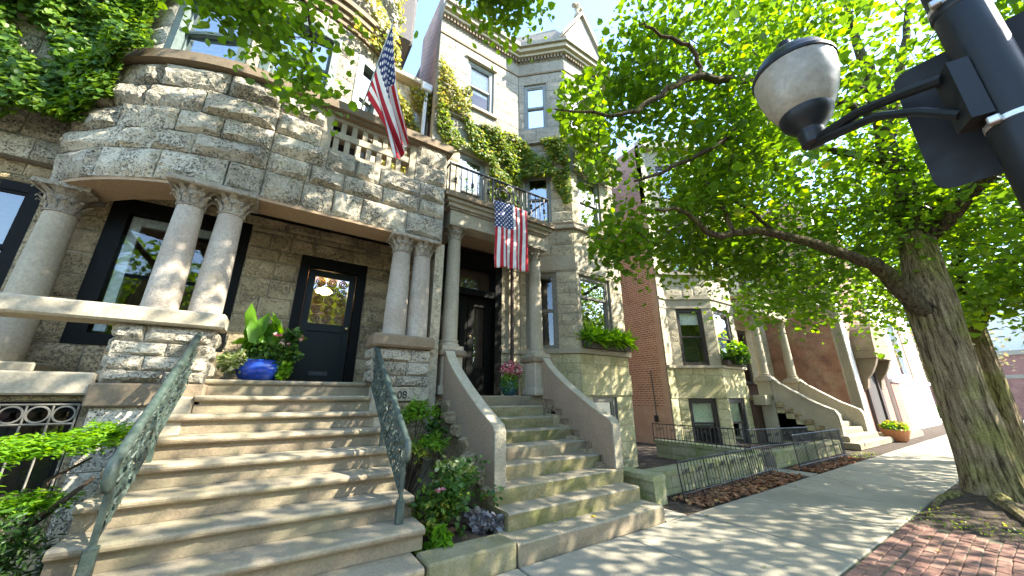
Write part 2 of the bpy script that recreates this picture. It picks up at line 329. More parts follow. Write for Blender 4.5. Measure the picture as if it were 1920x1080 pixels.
class Stones:
    """collects the blocks of one building; the 300 that show largest become parts, the rest one joined part"""
    def __init__(s, root): s.root = root; s.items = []
    def put(s, mat, rough, F, t, w_, z0, z1, depth, d0=0.):
        u, n = F.ax(t); p = F.at(t, d0); h = z1 - z0
        fl = rng.choice((1, -1))
        M = Matrix(((u.x * w_ * fl, -n.x * depth, 0, p.x), (u.y * w_ * fl, -n.y * depth, 0, p.y), (0, 0, h, (z0 + z1) / 2), (0, 0, 0, 1)))
        v = Vector((p.x, p.y, (z0 + z1) / 2)) - CAM; zd = v.dot(_f); area = w_ * h / max(.3, zd) ** 2 if zd > 0 else 0
        face = max(.1, -(Vector((n.x, n.y, 0)).dot(v.normalized()))); s.items.append((area * face, rng.choice(lib(mat, rough)), M))
    def finish(s, limit=295, name='stone'):
        s.items.sort(key=lambda a: -a[0])
        for _, me, M in s.items[:limit]:
            o = bpy.data.objects.new(name, me); link(o, s.root); o.matrix_basis = M
        rest = s.items[limit:]
        if rest:
            V = []; Fc = []; k = 0; mats = []; idx = []
            for _, me, M in rest:
                for v in me.vertices: V.append(tuple(M @ v.co))
                if me.materials[0] not in mats: mats.append(me.materials[0])
                mi = mats.index(me.materials[0])
                for p in me.polygons: Fc.append(tuple(i + k for i in p.vertices)); idx.append(mi)
                k += len(me.vertices)
            me = bpy.data.meshes.new('far_stonework'); me.from_pydata(V, [], Fc)
            for m in mats: me.materials.append(m)
            me.polygons.foreach_set('material_index', idx); me.update()
            o = bpy.data.objects.new('stonework', me); link(o, s.root); o['kind'] = 'stuff'
def courses(z0, z1, h, brk):
    b = sorted(set([z0, z1] + [z for z in brk if z0 + .02 < z < z1 - .02])); out = []
    for a, c in zip(b[:-1], b[1:]):
        n = max(1, round((c - a) / h)); ws = [1 + rng.uniform(-.22, .22) for _ in range(n)]; t = sum(ws); q = a
        for x in ws: out.append((q, q + (c - a) * x / t)); q += (c - a) * x / t
    return out
def free(s0, s1, za, zb, op):
    segs = [(s0, s1)]
    for (a, b, c, d) in op:
        if c < zb - .01 and d > za + .01:
            new = []
            for (p, q) in segs:
                if b <= p or a >= q: new.append((p, q)); continue
                if a > p + .02: new.append((p, a))
                if b < q - .02: new.append((b, q))
            segs = new
    return segs
def ashlar(S, F, z0, z1, h, mat, rough, depth, length, op=(), s0=0., s1=None, joint=.012, back='mortar', thick=.22, cs=None, proud=0.):
    """coursed stone wall on frame F with openings op = (s0,s1,z0,z1); blocks to S, backing wall as a part"""
    s1 = F.len if s1 is None else s1; bks = {}
    cl = cs or courses(z0, z1, h, [z for o in op for z in o[2:]])
    for (za, zb) in cl:
        for (p, q) in free(s0, s1, za, zb, op):
            n = max(1, round((q - p) / length)); ws = [1 + rng.uniform(-.45, .45) for _ in range(n)]; t = sum(ws); x = p
            for w_ in ws:
                e = (q - p) * w_ / t; S.put(mat, rough, F, x + e / 2, e - joint, za + joint / 2, zb - joint / 2, depth, proud); x += e
            bks.setdefault((round(p, 2), round(q, 2)), MB()).fbox(F, p, q, -thick, -.012, za, zb, max(1, int((q - p) / .25)) if F.curved else 1)
    for bk in bks.values(): bk.build('wall_backing', back, S.root)

# ---- windows
def window(root, F, s0, s1, z0, z1, fm='sash_dark', rec=.12, fw=.07, sash=True, blind=None, gl='glass', room='room_dark', blind_mat='blind', depth=.9, fout=0., label=None, rail=None):
    n = 3 if F.curved else 1
    m = MB(); d1 = -rec + .07 + fout; d0 = -rec - .06
    m.fbox(F, s0, s0 + fw, d0, d1, z0, z1); m.fbox(F, s1 - fw, s1, d0, d1, z0, z1)
    m.fbox(F, s0 + fw, s1 - fw, d0, d1 - .004, z1 - fw * 1.1, z1, n); m.fbox(F, s0 + fw, s1 - fw, d0, d1 + .01, z0, z0 + fw * .8, n)
    a, b, c, d = s0 + fw, s1 - fw, z0 + fw * .8, z1 - fw * 1.1; mid = rail if rail else (c + d) / 2
    if sash:
        k = .035
        m.fbox(F, a, b, -rec - .03, -rec + .045, mid - k * .7, mid + k * .7, n)
        for (p, q, o) in ((c, mid, 0), (mid, d, .03)):
            m.fbox(F, a, a + k, -rec - .03 + o, -rec + .02 + o, p, q); m.fbox(F, b - k, b, -rec - .03 + o, -rec + .02 + o, p, q)
            m.fbox(F, a + k, b - k, -rec - .03 + o, -rec + .018 + o, q - k, q, n); m.fbox(F, a + k, b - k, -rec - .03 + o, -rec + .018 + o, p, p + k, n)
    o = m.build('window', fm, root)
    if label: o['label'] = label
    for (p, q, e) in (((c, mid, 0), (mid, d, .03)) if sash else ((c, d, 0),)):
        g = MB(); g.add([(*F.at(a, -rec - .01 + e), p), (*F.at(b, -rec - .01 + e), p), (*F.at(b, -rec - .01 + e), q), (*F.at(a, -rec - .01 + e), q)], [(0, 1, 2, 3)])
        g.build('pane', gl, o)
    r = MB(); X = [F.at(s0, -rec - .07), F.at(s1, -rec - .07), F.at(s1, -rec - depth), F.at(s0, -rec - depth)]
    r.add([(p.x, p.y, z) for z in (z0, z1) for p in X], [(0, 1, 2, 3), (4, 5, 6, 7), (1, 2, 6, 5), (2, 3, 7, 6), (3, 0, 4, 7)]); r.build('room', room, o)
    if blind:
        bl = MB(); z = d - (d - c) * blind
        nn = max(3, int((d - z) / .085)) if blind_mat == 'blind' else 1
        for i in range(nn):
            p, q = z + (d - z) * i / nn, z + (d - z) * (i + 1) / nn
            bl.add([(*F.at(a + .01, -rec - .045), p), (*F.at(b - .01, -rec - .045), p), (*F.at(b - .01, -rec - .06), q), (*F.at(a + .01, -rec - .06), q)], [(0, 1, 2, 3)])
        bl.build('blind' if blind_mat == 'blind' else 'shade', blind_mat, o)
    return o
def sill(root, F, s0, s1, z0, z1, out, mat, name='sill', back=-.1, n=1):
    return MB().fbox(F, s0, s1, back, out, z0, z1, n).build(name, mat, root)
def fbox(root, F, name, mat, s0, s1, d0, d1, z0, z1, n=1): return MB().fbox(F, s0, s1, d0, d1, z0, z1, n).build(name, mat, root)

# ---- foliage
LEAF_HEART = np.array([(0, 0, 0), (.46, .16, .10), (.40, .62, .07), (0, 1, -.06), (-.40, .62, .07), (-.46, .16, .10)])
LEAF_LONG = np.array([(0, 0, 0), (.16, .25, .05), (.15, .65, .03), (0, 1, -.1), (-.15, .65, .03), (-.16, .25, .05)])
def leaves(name, pos, size, mat, parent=None, nrm=None, up=.7, seed=1, tmpl=LEAF_HEART, jit=.6, rnd=None, dirv=None, kind=None):
    r = np.random.RandomState(seed); pos = np.asarray(pos, float); N = len(pos)
    n = r.normal(size=(N, 3)) * jit
    n += np.array([0, 0, up]) if nrm is None else nrm
    n /= np.linalg.norm(n, axis=1)[:, None] + 1e-9
    d = r.normal(size=(N, 3)) if dirv is None else dirv + r.normal(size=(N, 3)) * .35
    d -= (d * n).sum(1)[:, None] * n; d /= np.linalg.norm(d, axis=1)[:, None] + 1e-9
    s = np.cross(d, n); sz = np.asarray(size) * (r.rand(N) * .6 + .7)
    V = pos[:, None, :] + sz[:, None, None] * (tmpl[None, :, 0:1] * s[:, None, :] + tmpl[None, :, 1:2] * d[:, None, :] + tmpl[None, :, 2:3] * n[:, None, :])
    V = V.reshape(-1, 3); b = (np.arange(N) * 6)[:, None]
    Fc = np.concatenate([b + np.array([0, 1, 2, 3]), b + np.array([0, 3, 4, 5])], axis=1).reshape(-1)
    me = bpy.data.meshes.new(name); me.vertices.add(N * 6); me.vertices.foreach_set('co', V.astype(np.float32).ravel())
    me.loops.add(N * 8); me.loops.foreach_set('vertex_index', Fc.astype(np.int32)); me.polygons.add(N * 2)
    me.polygons.foreach_set('loop_start', (np.arange(N * 2) * 4).astype(np.int32))
    me.materials.append(MATS[mat]); me.update(calc_edges=True)
    at = me.attributes.new('rnd', 'FLOAT', 'POINT'); v = r.rand(N) if rnd is None else np.clip(rnd, 0, 1); at.data.foreach_set('value', np.repeat(v, 6).astype(np.float32))
    o = link(bpy.data.objects.new(name, me), parent)
    if kind: o['kind'] = kind
    return o
# ================================================================== ground, road, sidewalk
def struct(name, mb, mat, parent=None): o = mb.build(name, mat, parent); o['kind'] = 'structure'; return o
struct('ground', MB().add([(-600, -600, -.16), (900, -600, -.16), (900, 900, -.16), (-600, 900, -.16)], [(0, 1, 2, 3)]), 'ground')
struct('road', MB().add([(-300, -10, -.15), (600, -10, -.15), (600, -.52, -.15), (-300, -.52, -.15)], [(0, 1, 2, 3)]), 'asphalt')
struct('side_street', MB().add([(38, -.45, -.012), (50, -.45, -.012), (50, 120, -.012), (38, 120, -.012)], [(0, 1, 2, 3)]), 'concrete')
struct('kerb', MB().cbox(-40, 38, -.5, -.34, -.16, .0, .02), 'concrete')
struct('parkway_soil', MB().box(-40, 38, -.335, 1.585, -.2, -.03), 'soil')
struct('yard_soil', MB().box(-12, 38, 3.41, 14, -.2, -.02), 'soil')
walk = struct('sidewalk', MB().box(-13, 38, 1.59, 3.405, -.2, -.014), 'sand_joint')
slab = MB().cbox(-.755, .755, -.895, .895, -.1, 0, .010).mesh('slab', 'concrete')
for k in range(-10, 22):
    o = bpy.data.objects.new('slab', slab); link(o, walk); o.location = (3.1 + 1.535 * k, 2.497, rng.uniform(-.004, .003)); o.rotation_euler = (rng.uniform(-.003, .003), rng.uniform(-.002, .002), 0)
cw = struct('cross_walk', MB().box(4.8, 5.28, 3.42, 6.1, -.1, -.004), 'concrete')
struct('entry_walk', MB().box(9.95, 10.4, 3.42, 6.8, -.1, -.004), 'concrete')
bp = struct('brick_pavement', MB().box(-3, 7.55, -.33, 1.58, -.15, -.016), 'sand_joint')
brickm = [MB().cbox(-.099, .099, -.046, .046, -.06, 0, .007).mesh('brick', 'paver') for _ in range(1)][0]
bl = []
for j in range(19):
    for i in range(-30, 36):
        x = 4.0 + .205 * i + (.1 if j % 2 else 0) + .012 * math.sin(j * 1.3 + i * .4); y = 1.53 - .0985 * j + .02 * math.sin(x * 1.9 + j * .1) * (j > 1)
        if -2.9 < x < 7.42 + .12 * math.sin(j * 1.7): bl.append((x, y))
bl.sort(key=lambda p: abs(p[0] - 5.9) + 2.2 * abs(p[1] - 1.1))
rest = MB()
for k, (x, y) in enumerate(bl):
    z = rng.uniform(-.006, .004) + .008 * math.sin(x * 2.1) * math.sin(y * 5)
    if k < 295:
        o = bpy.data.objects.new('brick', brickm); link(o, bp); o.location = (x, y, z); o.rotation_euler = (rng.uniform(-.025, .025), rng.uniform(-.02, .02), rng.uniform(-.03, .03))
    else: rest.box(x - .099, x + .099, y - .046, y + .046, -.06, z)
o = rest.build('far_bricks', 'paver', bp); o['kind'] = 'stuff'
pit = MB()                                                    # mounded soil round the big tree
N = 26
for j in range(N + 1):
    for i in range(N + 1):
        x, y = 7.4 + 4.2 * i / N, -.33 + 1.95 * j / N; d = math.hypot(x - 9.5, (y - 1.0) * 1.3)
        e = min(1, min(i, N - i) / 3) * min(1, min(j, N - j) / 3)
        pit.v.append((x, y, -.02 + e * (.05 + .16 * math.exp(-d * d / .6) + .02 * math.sin(x * 9 + y * 7) * math.cos(y * 13))))
for j in range(N):
    for i in range(N): pit.f.append((j * (N + 1) + i, j * (N + 1) + i + 1, (j + 1) * (N + 1) + i + 1, (j + 1) * (N + 1) + i))
struct('tree_pit_soil', pit, 'soil')

# ================================================================== columns
def capital(mb, x, y, z0, z1, r0, r1, rows=2, n=10):
    h = z1 - z0
    mb.lathe((x, y, z0), [(r0 * 1.12, 0), (r0 * 1.14, h * .05), (r0, h * .09), (r0 * 1.02, h * .4), (r1 * .8, h * .75), (r1 * .98, h * .84)], 18)
    for row in range(rows):
        for i in range(n):
            a = 2 * math.pi * (i + .5 * row) / n; ca, sa = math.cos(a), math.sin(a); t = Vector((-sa, ca, 0))
            zb = z0 + h * (.08 + .36 * row); hh = h * .42; rb = r0 * (1.02 + .08 * row); rt = r0 + (r1 - r0) * (.5 + .4 * row)
            pr = [(rb, 0, .55), (rb * 1.04, .4, .8), (rt * 1.02, .78, .6), (rt * 1.22, .98, .32), (rt * 1.26, .8, .14)]
            wd = 2 * math.pi * r0 / n * .62; k = len(mb.v)
            for (rr, q, ww) in pr:
                for sg in (-1, 0, 1):
                    p = Vector((x + ca * (rr + (.012 if sg == 0 else 0)), y + sa * (rr + (.012 if sg == 0 else 0)), zb + hh * q)) + t * sg * wd * ww; mb.v.append(tuple(p))
            for j in range(4):
                for q in (0, 1): mb.f.append((k + j * 3 + q, k + j * 3 + q + 1, k + j * 3 + q + 4, k + j * 3 + q + 3))
    mb.box(x - r1 * 1.02, x + r1 * 1.02, y - r1 * 1.02, y + r1 * 1.02, z1 - h * .16, z1)
def column(root, x, y, z0, z1, r0, r1, mat, caph, capr, base=True, capmat='carved'):
    zc = z1 - caph; pr = []
    if base: pr = [(r0 * 1.32, 0), (r0 * 1.34, .03), (r0 * 1.28, .055), (r0 * 1.12, .065), (r0 * 1.12, .085), (r0 * 1.2, .1), (r0 * 1.18, .12), (r0 * 1.04, .13)]
    b0 = .13 if base else 0; H = zc - z0 - b0
    for i in range(9): q = i / 8; pr.append((r0 + (r1 - r0) * (q ** 1.6), b0 + H * q))
    o = MB().lathe((x, y, z0), pr, 28).build('column', mat, root, True)
    if base: o2 = MB().box(x - r0 * 1.42, x + r0 * 1.42, y - r0 * 1.42, y + r0 * 1.42, z0 - .07, z0 + .002).build('plinth', mat, o)
    c = MB(); capital(c, x, y, zc, z1, r1, capr); c.build('capital', capmat, o)
    return o

# ================================================================== the grey rock-faced rowhouse on the left
H1 = thing('stone_rowhouse', (0, 7, 0), 'grey rock-faced stone rowhouse with rounded bay and deep porch, behind green railings', 'house')
S1 = Stones(H1)
FP = Fr((-.6, 5.78), (2.25, 5.78)); AP = Arc((-.6, 8.78), 3.0, 52, 0)
CS = [(4.40, 4.86), (4.86, 5.20), (5.20, 5.56), (5.56, 5.96), (5.96, 6.34)]
ashlar(S1, FP, 4.4, 6.34, .4, 'rock_grey', 1., .12, .62, op=[(.62, 2.22, 5.56, 6.34)], cs=CS, thick=.3, joint=.015)
ashlar(S1, AP, 4.4, 6.34, .4, 'rock_grey', 1., .13, .62, cs=CS, thick=.3, joint=.015)
MB().box(2.06, 2.24, 6.1, 7.6, 4.4, 6.34).build('parapet_return', 'mortar', H1)
fbox(H1, FP, 'porch_lintel', 'soffit_tan', 0, 2.84, -.5, -.006, 4.36, 4.43)
fbox(H1, AP, 'porch_lintel', 'soffit_tan', 0, AP.len, -.5, -.006, 4.36, 4.43, 14)
fbox(H1, FP, 'lintel_back', 'soffit_tan', 0, 2.84, -.5, -.32, 4.435, 4.9); fbox(H1, AP, 'lintel_back', 'soffit_tan', 0, AP.len, -.5, -.32, 4.435, 4.9, 12)
MB().box(-1.9, 2.25, 6.28, 7.25, 4.72, 4.8).build('porch_ceiling', 'black_wood', H1); fbox(H1, AP, 'porch_ceiling', 'black_wood', .1, 1.9, -1.2, -.5, 4.721, 4.8, 6)
MB().cbox(-3.25, -2.36, 6.62, 7.2, 1.83, 2.0, .02).build('column_block', 'limestone', H1)
# coping that runs from the bay sill into the balustrade top
fbox(H1, AP, 'coping', 'brownstone', 0, AP.len, -.35, .14, 6.34, 6.50, 20); fbox(H1, FP, 'coping', 'brownstone', 0, 2.92, -.35, .14, 6.34, 6.50)
fbox(H1, FP, 'coping_moulding', 'brownstone', .6, 2.88, -.25, .07, 6.29, 6.338)
# pierced balustrade
b = MB().fbox(FP, .622, .76, -.24, -.01, 5.562, 6.288).build('balustrade', 'limestone', H1)
fbox(b, FP, 'end_post', 'limestone', 2.10, 2.218, -.24, -.01, 5.562, 6.288)
for (z0, z1) in ((5.562, 5.63), (5.88, 6.0), (6.22, 6.288)): fbox(b, FP, 'rail', 'limestone', .762, 2.098, -.2, -.03, z0, z1)
for r_ in range(2):
    for i in range(8): 
        x = .80 + .178 * i + .085 * r_
        if x < 2.04: fbox(b, FP, 'baluster', 'limestone', x, x + .085, -.18, -.045, (5.632, 6.002)[r_], (5.878, 6.218)[r_])
MB().box(-.4, 2.2, 6.05, 7.7, 5.4, 5.5).build('balcony_floor', 'brownstone', H1)
# porch back wall, floor, door and windows
FW = Fr((-6.5, 7.25), (2.3, 7.25)); X1 = lambda x: x + 6.5
OPW = [(X1(-4.4), X1(-3.12), 2.6, 4.45), (X1(-2.45), X1(-.74), 2.3, 4.55), (X1(.09), X1(1.25), 1.83, 4.16)]
ashlar(S1, FW, 1.83, 4.75, .34, 'rock_warm', .75, .05, .55, op=OPW)
ashlar(S1, Fr((-6.5, 7.1), (-2.6, 7.1)), 4.75, 9.4, .4, 'rock_grey', .9, .08, .6)
MB().box(-6.5, 2.3, 5.99, 7.24, 1.6, 1.826).build('porch_floor', 'step_stone', H1)
window(H1, FW, *OPW[0], 'black_wood', .08, .12, gl='glass_foliage_tint', room='room_tan', blind=.98, blind_mat='curtain')  # green of pane and curtain paints in light reflected from foliage
wp = window(H1, FW, *OPW[1], 'black_wood', .06, .2, sash=False, gl='glass', depth=1.6)
m = MB(); m.fbox(FW, X1(-2.22), X1(-2.1), -.16, -.08, 2.5, 4.3); m.fbox(FW, X1(-1.08), X1(-.96), -.16, -.08, 2.5, 4.3); m.fbox(FW, X1(-2.1), X1(-1.08), -.16, -.08, 4.16, 4.3); m.build('sash', 'white_trim', wp)
fbox(wp, FW, 'meeting_rail', 'black_wood', X1(-2.1), X1(-1.08), -.15, -.07, 3.32, 3.38)
MB().lathe((-1.75, 7.62, 2.55), [(.05, 0), (.05, .25), (.20, .26), (.13, .58)], 16).build('lamp_shade', 'lamp_shade', wp, True)
# front door
D = MB(); D.fbox(FW, X1(.09), X1(.24), -.2, .03, 1.83, 4.16).fbox(FW, X1(1.10), X1(1.25), -.2, .03, 1.83, 4.16).fbox(FW, X1(.24), X1(1.10), -.2, .027, 3.96, 4.16).fbox(FW, X1(.24), X1(1.10), -.2, -.02, 1.83, 1.86)
door = D.build('front_door', 'black_wood', H1)
m = MB(); m.fbox(FW, X1(.25), X1(.37), -.16, -.10, 1.87, 3.95).fbox(FW, X1(.97), X1(1.09), -.16, -.10, 1.87, 3.95).fbox(FW, X1(.37), X1(.97), -.16, -.101, 3.83, 3.95).fbox(FW, X1(.37), X1(.97), -.16, -.101, 2.78, 2.92).fbox(FW, X1(.37), X1(.97), -.16, -.101, 1.87, 2.16)
leaf = m.build('door_leaf', 'door_green', door)
fbox(door, FW, 'door_panel', 'door_green', X1(.37), X1(.97), -.15, -.125, 2.16, 2.78)
MB().add([(.37, 7.375, 2.92), (.97, 7.375, 2.92), (.97, 7.375, 3.83), (.37, 7.375, 3.83)], [(0, 1, 2, 3)]).build('pane', 'glass_door', door)
fbox(door, FW, 'mail_slot', 'mail_metal', X1(.52), X1(.82), -.10, -.088, 1.98, 2.05)
MB().lathe((1.03, 7.33, 2.86), [(.012, 0), (.012, .03), (.03, .045), (.03, .07), (.01, .08)], 10, (0, -1, 0)).build('door_knob', 'brass', door)
def spiral(cx, cy, cz, r, turns=2.2, flip=1, a0=0., n=26):
    return [(cx + flip * r * (1 - .82 * q / n) * math.cos(a0 + turns * 6.283 * q / n), cy, cz + r * (1 - .82 * q / n) * math.sin(a0 + turns * 6.283 * q / n)) for q in range(n + 1)]
m = MB()
for r_ in range(5):
    for c_ in range(3): m.tube(spiral(.47 + .2 * c_, 7.362, 3.01 + .183 * r_, .088, 2.2, 1 if (r_ + c_) % 2 else -1, .8 * r_), .0095, 5)
m.build('door_scrollwork', 'iron', door)
rm = MB(); rm.add([(x, y, z) for z in (1.84, 4.1) for (x, y) in ((.1, 7.47), (1.24, 7.47), (1.24, 10), (.1, 10))], [(0, 1, 2, 3), (4, 5, 6, 7), (1, 2, 6, 5), (2, 3, 7, 6), (3, 0, 4, 7)]); rm.build('hall', 'brick_orange', door)
MB().lathe((.62, 8.3, 3.72), [(.02, 0), (.15, .04), (.17, .09), (.10, .14), (.02, .15)], 14).build('hall_lamp', 'bulb', door)
# porch rail, piers, columns
MB().cbox(-6.5, -.61, 5.62, 6.05, 2.42, 2.61, .025).build('porch_rail', 'limestone', H1)
MB().cbox(1.2, 2.2, 5.64, 6.2, 2.365, 2.57, .035).build('column_block', 'brownstone', H1)
for (F, z0, z1, h) in ((Fr((-1.57, 5.76), (-.70, 5.76)), 1.76, 2.415, .17), (Fr((-1.57, 6.2), (-1.57, 5.76)), 1.76, 2.415, .17), (Fr((-.70, 5.76), (-.70, 6.2)), 1.83, 2.415, .2),
                       (Fr((1.3, 5.77), (2.17, 5.77)), 1.765, 2.36, .17), (Fr((1.24, 6.2), (1.24, 5.80)), 1.83, 2.36, .18)):
    ashlar(S1, F, z0, z1, h, 'rock_grey', 1., .07, .38, thick=.18)
MB().cbox(-1.62, -.655, 5.70, 6.1, 1.50, 1.755, .02).build('pier_band', 'brownstone', H1)
ashlar(S1, Fr((-1.575, 5.77), (-.70, 5.77)), -.1, 1.5, .33, 'rock_grey', .7, .04, .5, thick=.18)
MB().cbox(1.29, 2.185, 5.74, 6.1, 1.545, 1.76, .012).build('number_stone', 'ashlar_pale', H1)
ashlar(S1, Fr((1.47, 5.79), (2.17, 5.79)), -.1, 1.54, .3, 'rock_warm', .7, .04, .45, thick=.18)
tx = bpy.data.curves.new('house_number', 'FONT'); tx.body = '08'; tx.size = .16; tx.extrude = .004; tx.align_x = 'LEFT'; tx.materials.append(MATS['letters'])
o = bpy.data.objects.new('house_number', tx); COL.objects.link(o); nm_ = bpy.data.meshes.new_from_object(o.evaluated_get(bpy.context.evaluated_depsgraph_get())); bpy.data.objects.remove(o); o = bpy.data.objects.new('house_number', nm_); link(o, H1); o.location = (1.66, 5.734, 1.59); o.rotation_euler = (R(90), 0, 0); o['label'] = 'dark numerals 08 cut in the pier stone'
MB().box(2.17, 2.34, 5.86, 7.3, -.1, 4.4).build('party_pier', 'ashlar_pale', H1)
column(H1, -1.29, 5.86, 2.612, 4.362, .172, .14, 'shaft_grey', .34, .225, False); column(H1, -.86, 5.86, 2.612, 4.362, .172, .14, 'shaft_grey', .34, .225, False)
column(H1, 1.56, 5.90, 2.572, 4.362, .185, .15, 'shaft_grey', .32, .22, False); column(H1, 1.93, 5.90, 2.572, 4.362, .185, .15, 'shaft_grey', .32, .22, False)
ca = column(H1, -2.78, 6.98, 2.0, 4.362, .185, .155, 'limestone', .38, .26, False)
m = MB(); cyl_ = lambda a, z: (-.86 + (.172 - .014 * (z - 2.61)) * math.sin(a), 5.86 - (.172 - .014 * (z - 2.61)) * math.cos(a), z)
for k in range(3): m.tube([cyl_(.15 + (.5 - .1 * k) * (1 - q / 30) * math.cos(q * .42) , 3.02 + (.19 - .035 * k) * (1 - q / 40) * math.sin(q * .42)) for q in range(22)], .0045, 4)
for k in range(4): m.tube([cyl_(-.75 + q * .12, 2.78 + .045 * k + .03 * math.sin(q * .6 + k)) for q in range(13)], .004, 4)
m.build('incised_scroll', 'limestone', H1)
MB().cbox(-1.56, -.59, 5.60, 6.14, 4.28, 4.358, .015).build('abacus', 'carved', H1); MB().cbox(1.32, 2.17, 5.66, 6.14, 4.29, 4.358, .015).build('abacus', 'carved', H1)
# basement under the porch
FB = Fr((-6.5, 5.87), (-1.575, 5.87)); ob = (X1(-2.9), X1(-1.66), .55, 1.56)
ashlar(S1, FB, -.1, 1.62, .36, 'rock_warm', .5, .03, .7, op=[ob]); MB().cbox(-6.5, -1.60, 5.74, 6.1, 1.625, 1.86, .02).build('water_table', 'limestone', H1)
wb = window(H1, FB, *ob, 'black_wood', .12, .06, sash=True, gl='glass', room='room_dark')
m = MB(); y = 5.82
for i in range(8): m.tube([(-2.9 + .177 * i, y, .56), (-2.9 + .177 * i, y, 1.54)], .009, 4)
for z in (1.53, 1.34): m.tube([(-2.9, y, z), (-1.66, y, z)], .011, 4)
for i in range(7): m.tube([(-2.812 + .177 * i + .078 * math.cos(a * .3927), y, 1.435 + .078 * math.sin(a * .3927)) for a in range(17)], .010, 5)
m.build('window_grille', 'sash_taupe', wb)
# rounded second floor
AB = Arc((-.6, 8.78), 2.8, 52, -37); sA = lambda a: 2.8 * R(52 - a)
OPB = [(sA(37.5), sA(13.0), 6.56, 8.25), (sA(9.0), sA(-13.5), 6.56, 8.25), (sA(-20.5), sA(-33), 6.56, 8.25)]
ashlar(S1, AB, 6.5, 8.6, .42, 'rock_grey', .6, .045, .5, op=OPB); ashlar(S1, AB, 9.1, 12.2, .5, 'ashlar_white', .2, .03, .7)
for i, op in enumerate(OPB):
    window(H1, AB, *op, 'sash_green', .13, .13, gl='glass_mirror', blind=(.98, .5, 0)[i] or None, depth=.8, fout=.08)
for (d, z0, z1) in ((.05, 8.6, 8.72), (.10, 8.722, 8.84), (.16, 8.842, 8.98), (.22, 8.982, 9.1)): fbox(H1, AB, 'belt_course', 'brownstone', 0, AB.len, -.1, d, z0, z1, 26)
fbox(H1, AB, 'cornice', 'bronze', 0, AB.len, -.2, .3, 12.2, 12.5, 26)
MB().box(.86, 1.06, 6.62, 7.9, 5.5, 12.2).build('bay_return_wall', 'ashlar_pale', H1)
# recessed wall behind the balcony, eaves, slate roof, downpipe
ashlar(S1, Fr((.75, 7.75), (2.4, 7.75)), 5.5, 9.7, .36, 'ashlar_pale', .6, .04, .5)
MB().cbox(.7, 2.36, 7.5, 8.0, 9.70, 9.86, .02).build('gutter', 'limestone', H1)
rf = MB().add([(.7, 7.55, 9.87), (2.38, 7.55, 9.87), (2.38, 9.6, 11.9), (.7, 9.6, 11.9)], [(0, 1, 2, 3)]).build('roof', 'slate', H1)
m = MB()
for i in range(26): y = 7.57 + .078 * i; z = 9.875 + .078 * i * .99; m.add([(.7, y, z + .03), (2.38, y, z + .03), (2.38, y + .09, z + .085), (.7, y + .09, z + .085), (.7, y, z), (2.38, y, z)], [(0, 1, 2, 3), (4, 5, 1, 0)])
o = m.build('tile_rows', 'slate', rf)
MB().cbox(.85, 1.60, 7.0, 8.4, 10.25, 12.6, .08).build('attic_bay', 'bronze', H1); MB().cbox(.75, 1.72, 6.9, 8.4, 12.6, 12.8, .04).build('attic_eave', 'bronze', H1)
pp = MB().box(2.16, 2.24, 7.50, 7.58, 6.5, 9.55).build('downpipe', 'white_trim', H1); MB().cbox(2.06, 2.34, 7.42, 7.6, 9.52, 9.75, .02).build('hopper', 'white_trim', pp)
MB().box(2.28, 2.31, 7.6, 7.63, 6.5, 9.0).build('conduit', 'iron', H1)
m = MB()
for i in range(9): m.box(1.35, 2.0, 7.66, 7.70, 8.35 + .05 * i, 8.375 + .05 * i)
m.box(1.3, 1.35, 7.65, 7.7, 8.3, 8.82); m.box(2.0, 2.05, 7.65, 7.7, 8.3, 8.82); m.build('vent_louvre', 'sash_grey', H1)
MB().box(-6.5, 2.28, 8.9, 18, -.1, 9.8).build('house_body', 'brick_dark', H1)
S1.finish()

# ================================================================== front stairs of the grey house
ST1 = thing('front_stairs', (0, 4.8, 0), 'broad worn sandstone front steps with rounded nosings up to the grey house', 'stairs')
def nosed_step(name, root, x0, x1, y0, y1, z0, z1, mat, over=.035, th=.075):
    """worn tread with a rolled, chipped nosing and a plain riser beneath, closed ends"""
    pr = [(y1, z0), (y1, z1), ((y0 + y1) / 2, z1), (y0 + .02, z1)]
    for i in range(7): a = math.pi * i / 6; pr.append((y0 + .005 - (th * .5) * math.sin(a), z1 - th * .5 + th * .5 * math.cos(a)))
    pr += [(y0 + .03, z1 - th), (y0 + .03, z0)]
    n = len(pr); N = 30; m = MB(); ch = [max(0, rng.gauss(-.006, .008)) for _ in range(N + 1)]
    for i in range(N + 1):
        q = i / N; x = x0 + (x1 - x0) * q; wear = .011 * math.exp(-((q - .5 + .06 * math.sin(z1 * 9)) * 3.4) ** 2)
        for k, (y, z) in enumerate(pr):
            top = 2 <= k <= 9; m.v.append((x, y + (ch[i] + rng.uniform(-.0015, .0015) if 4 <= k <= 9 else 0), z - (wear * (1 if 3 <= k <= 6 else .4) if top and k < 8 else 0)))
    for i in range(N):
        for k in range(n): a, b_ = i * n + k, i * n + (k + 1) % n; m.f.append((a, b_, b_ + n, a + n))
    m.f += [tuple(range(n)), tuple(N * n + k for k in range(n))[::-1]]
    o = m.build(name, mat, root); o.data.materials.append(MATS['tread_stone'])
    for i in range(N):
        for k in range(1, 6): o.data.polygons[i * n + k].material_index = 1
    return o
nosed_step('step', ST1, -1.2, 1.36, 3.43, 3.86, -.05, .205, 'step_stone')
for k in range(8):
    z = .409 + .203 * k; y = 3.75 + .32 * k; xa, xb = (-1.09, 1.47) if k < 6 else (-.72, 1.25)
    nosed_step('step', ST1, xa + .012 * (k % 2), xb - .015 * (k % 3), y, y + (.36 if k < 7 else .24), z - .2, z, 'step_stone')
MB().box(-.98, 1.36, 4.15, 5.98, -.1, .38).build('stair_core', 'mortar_dark', ST1)
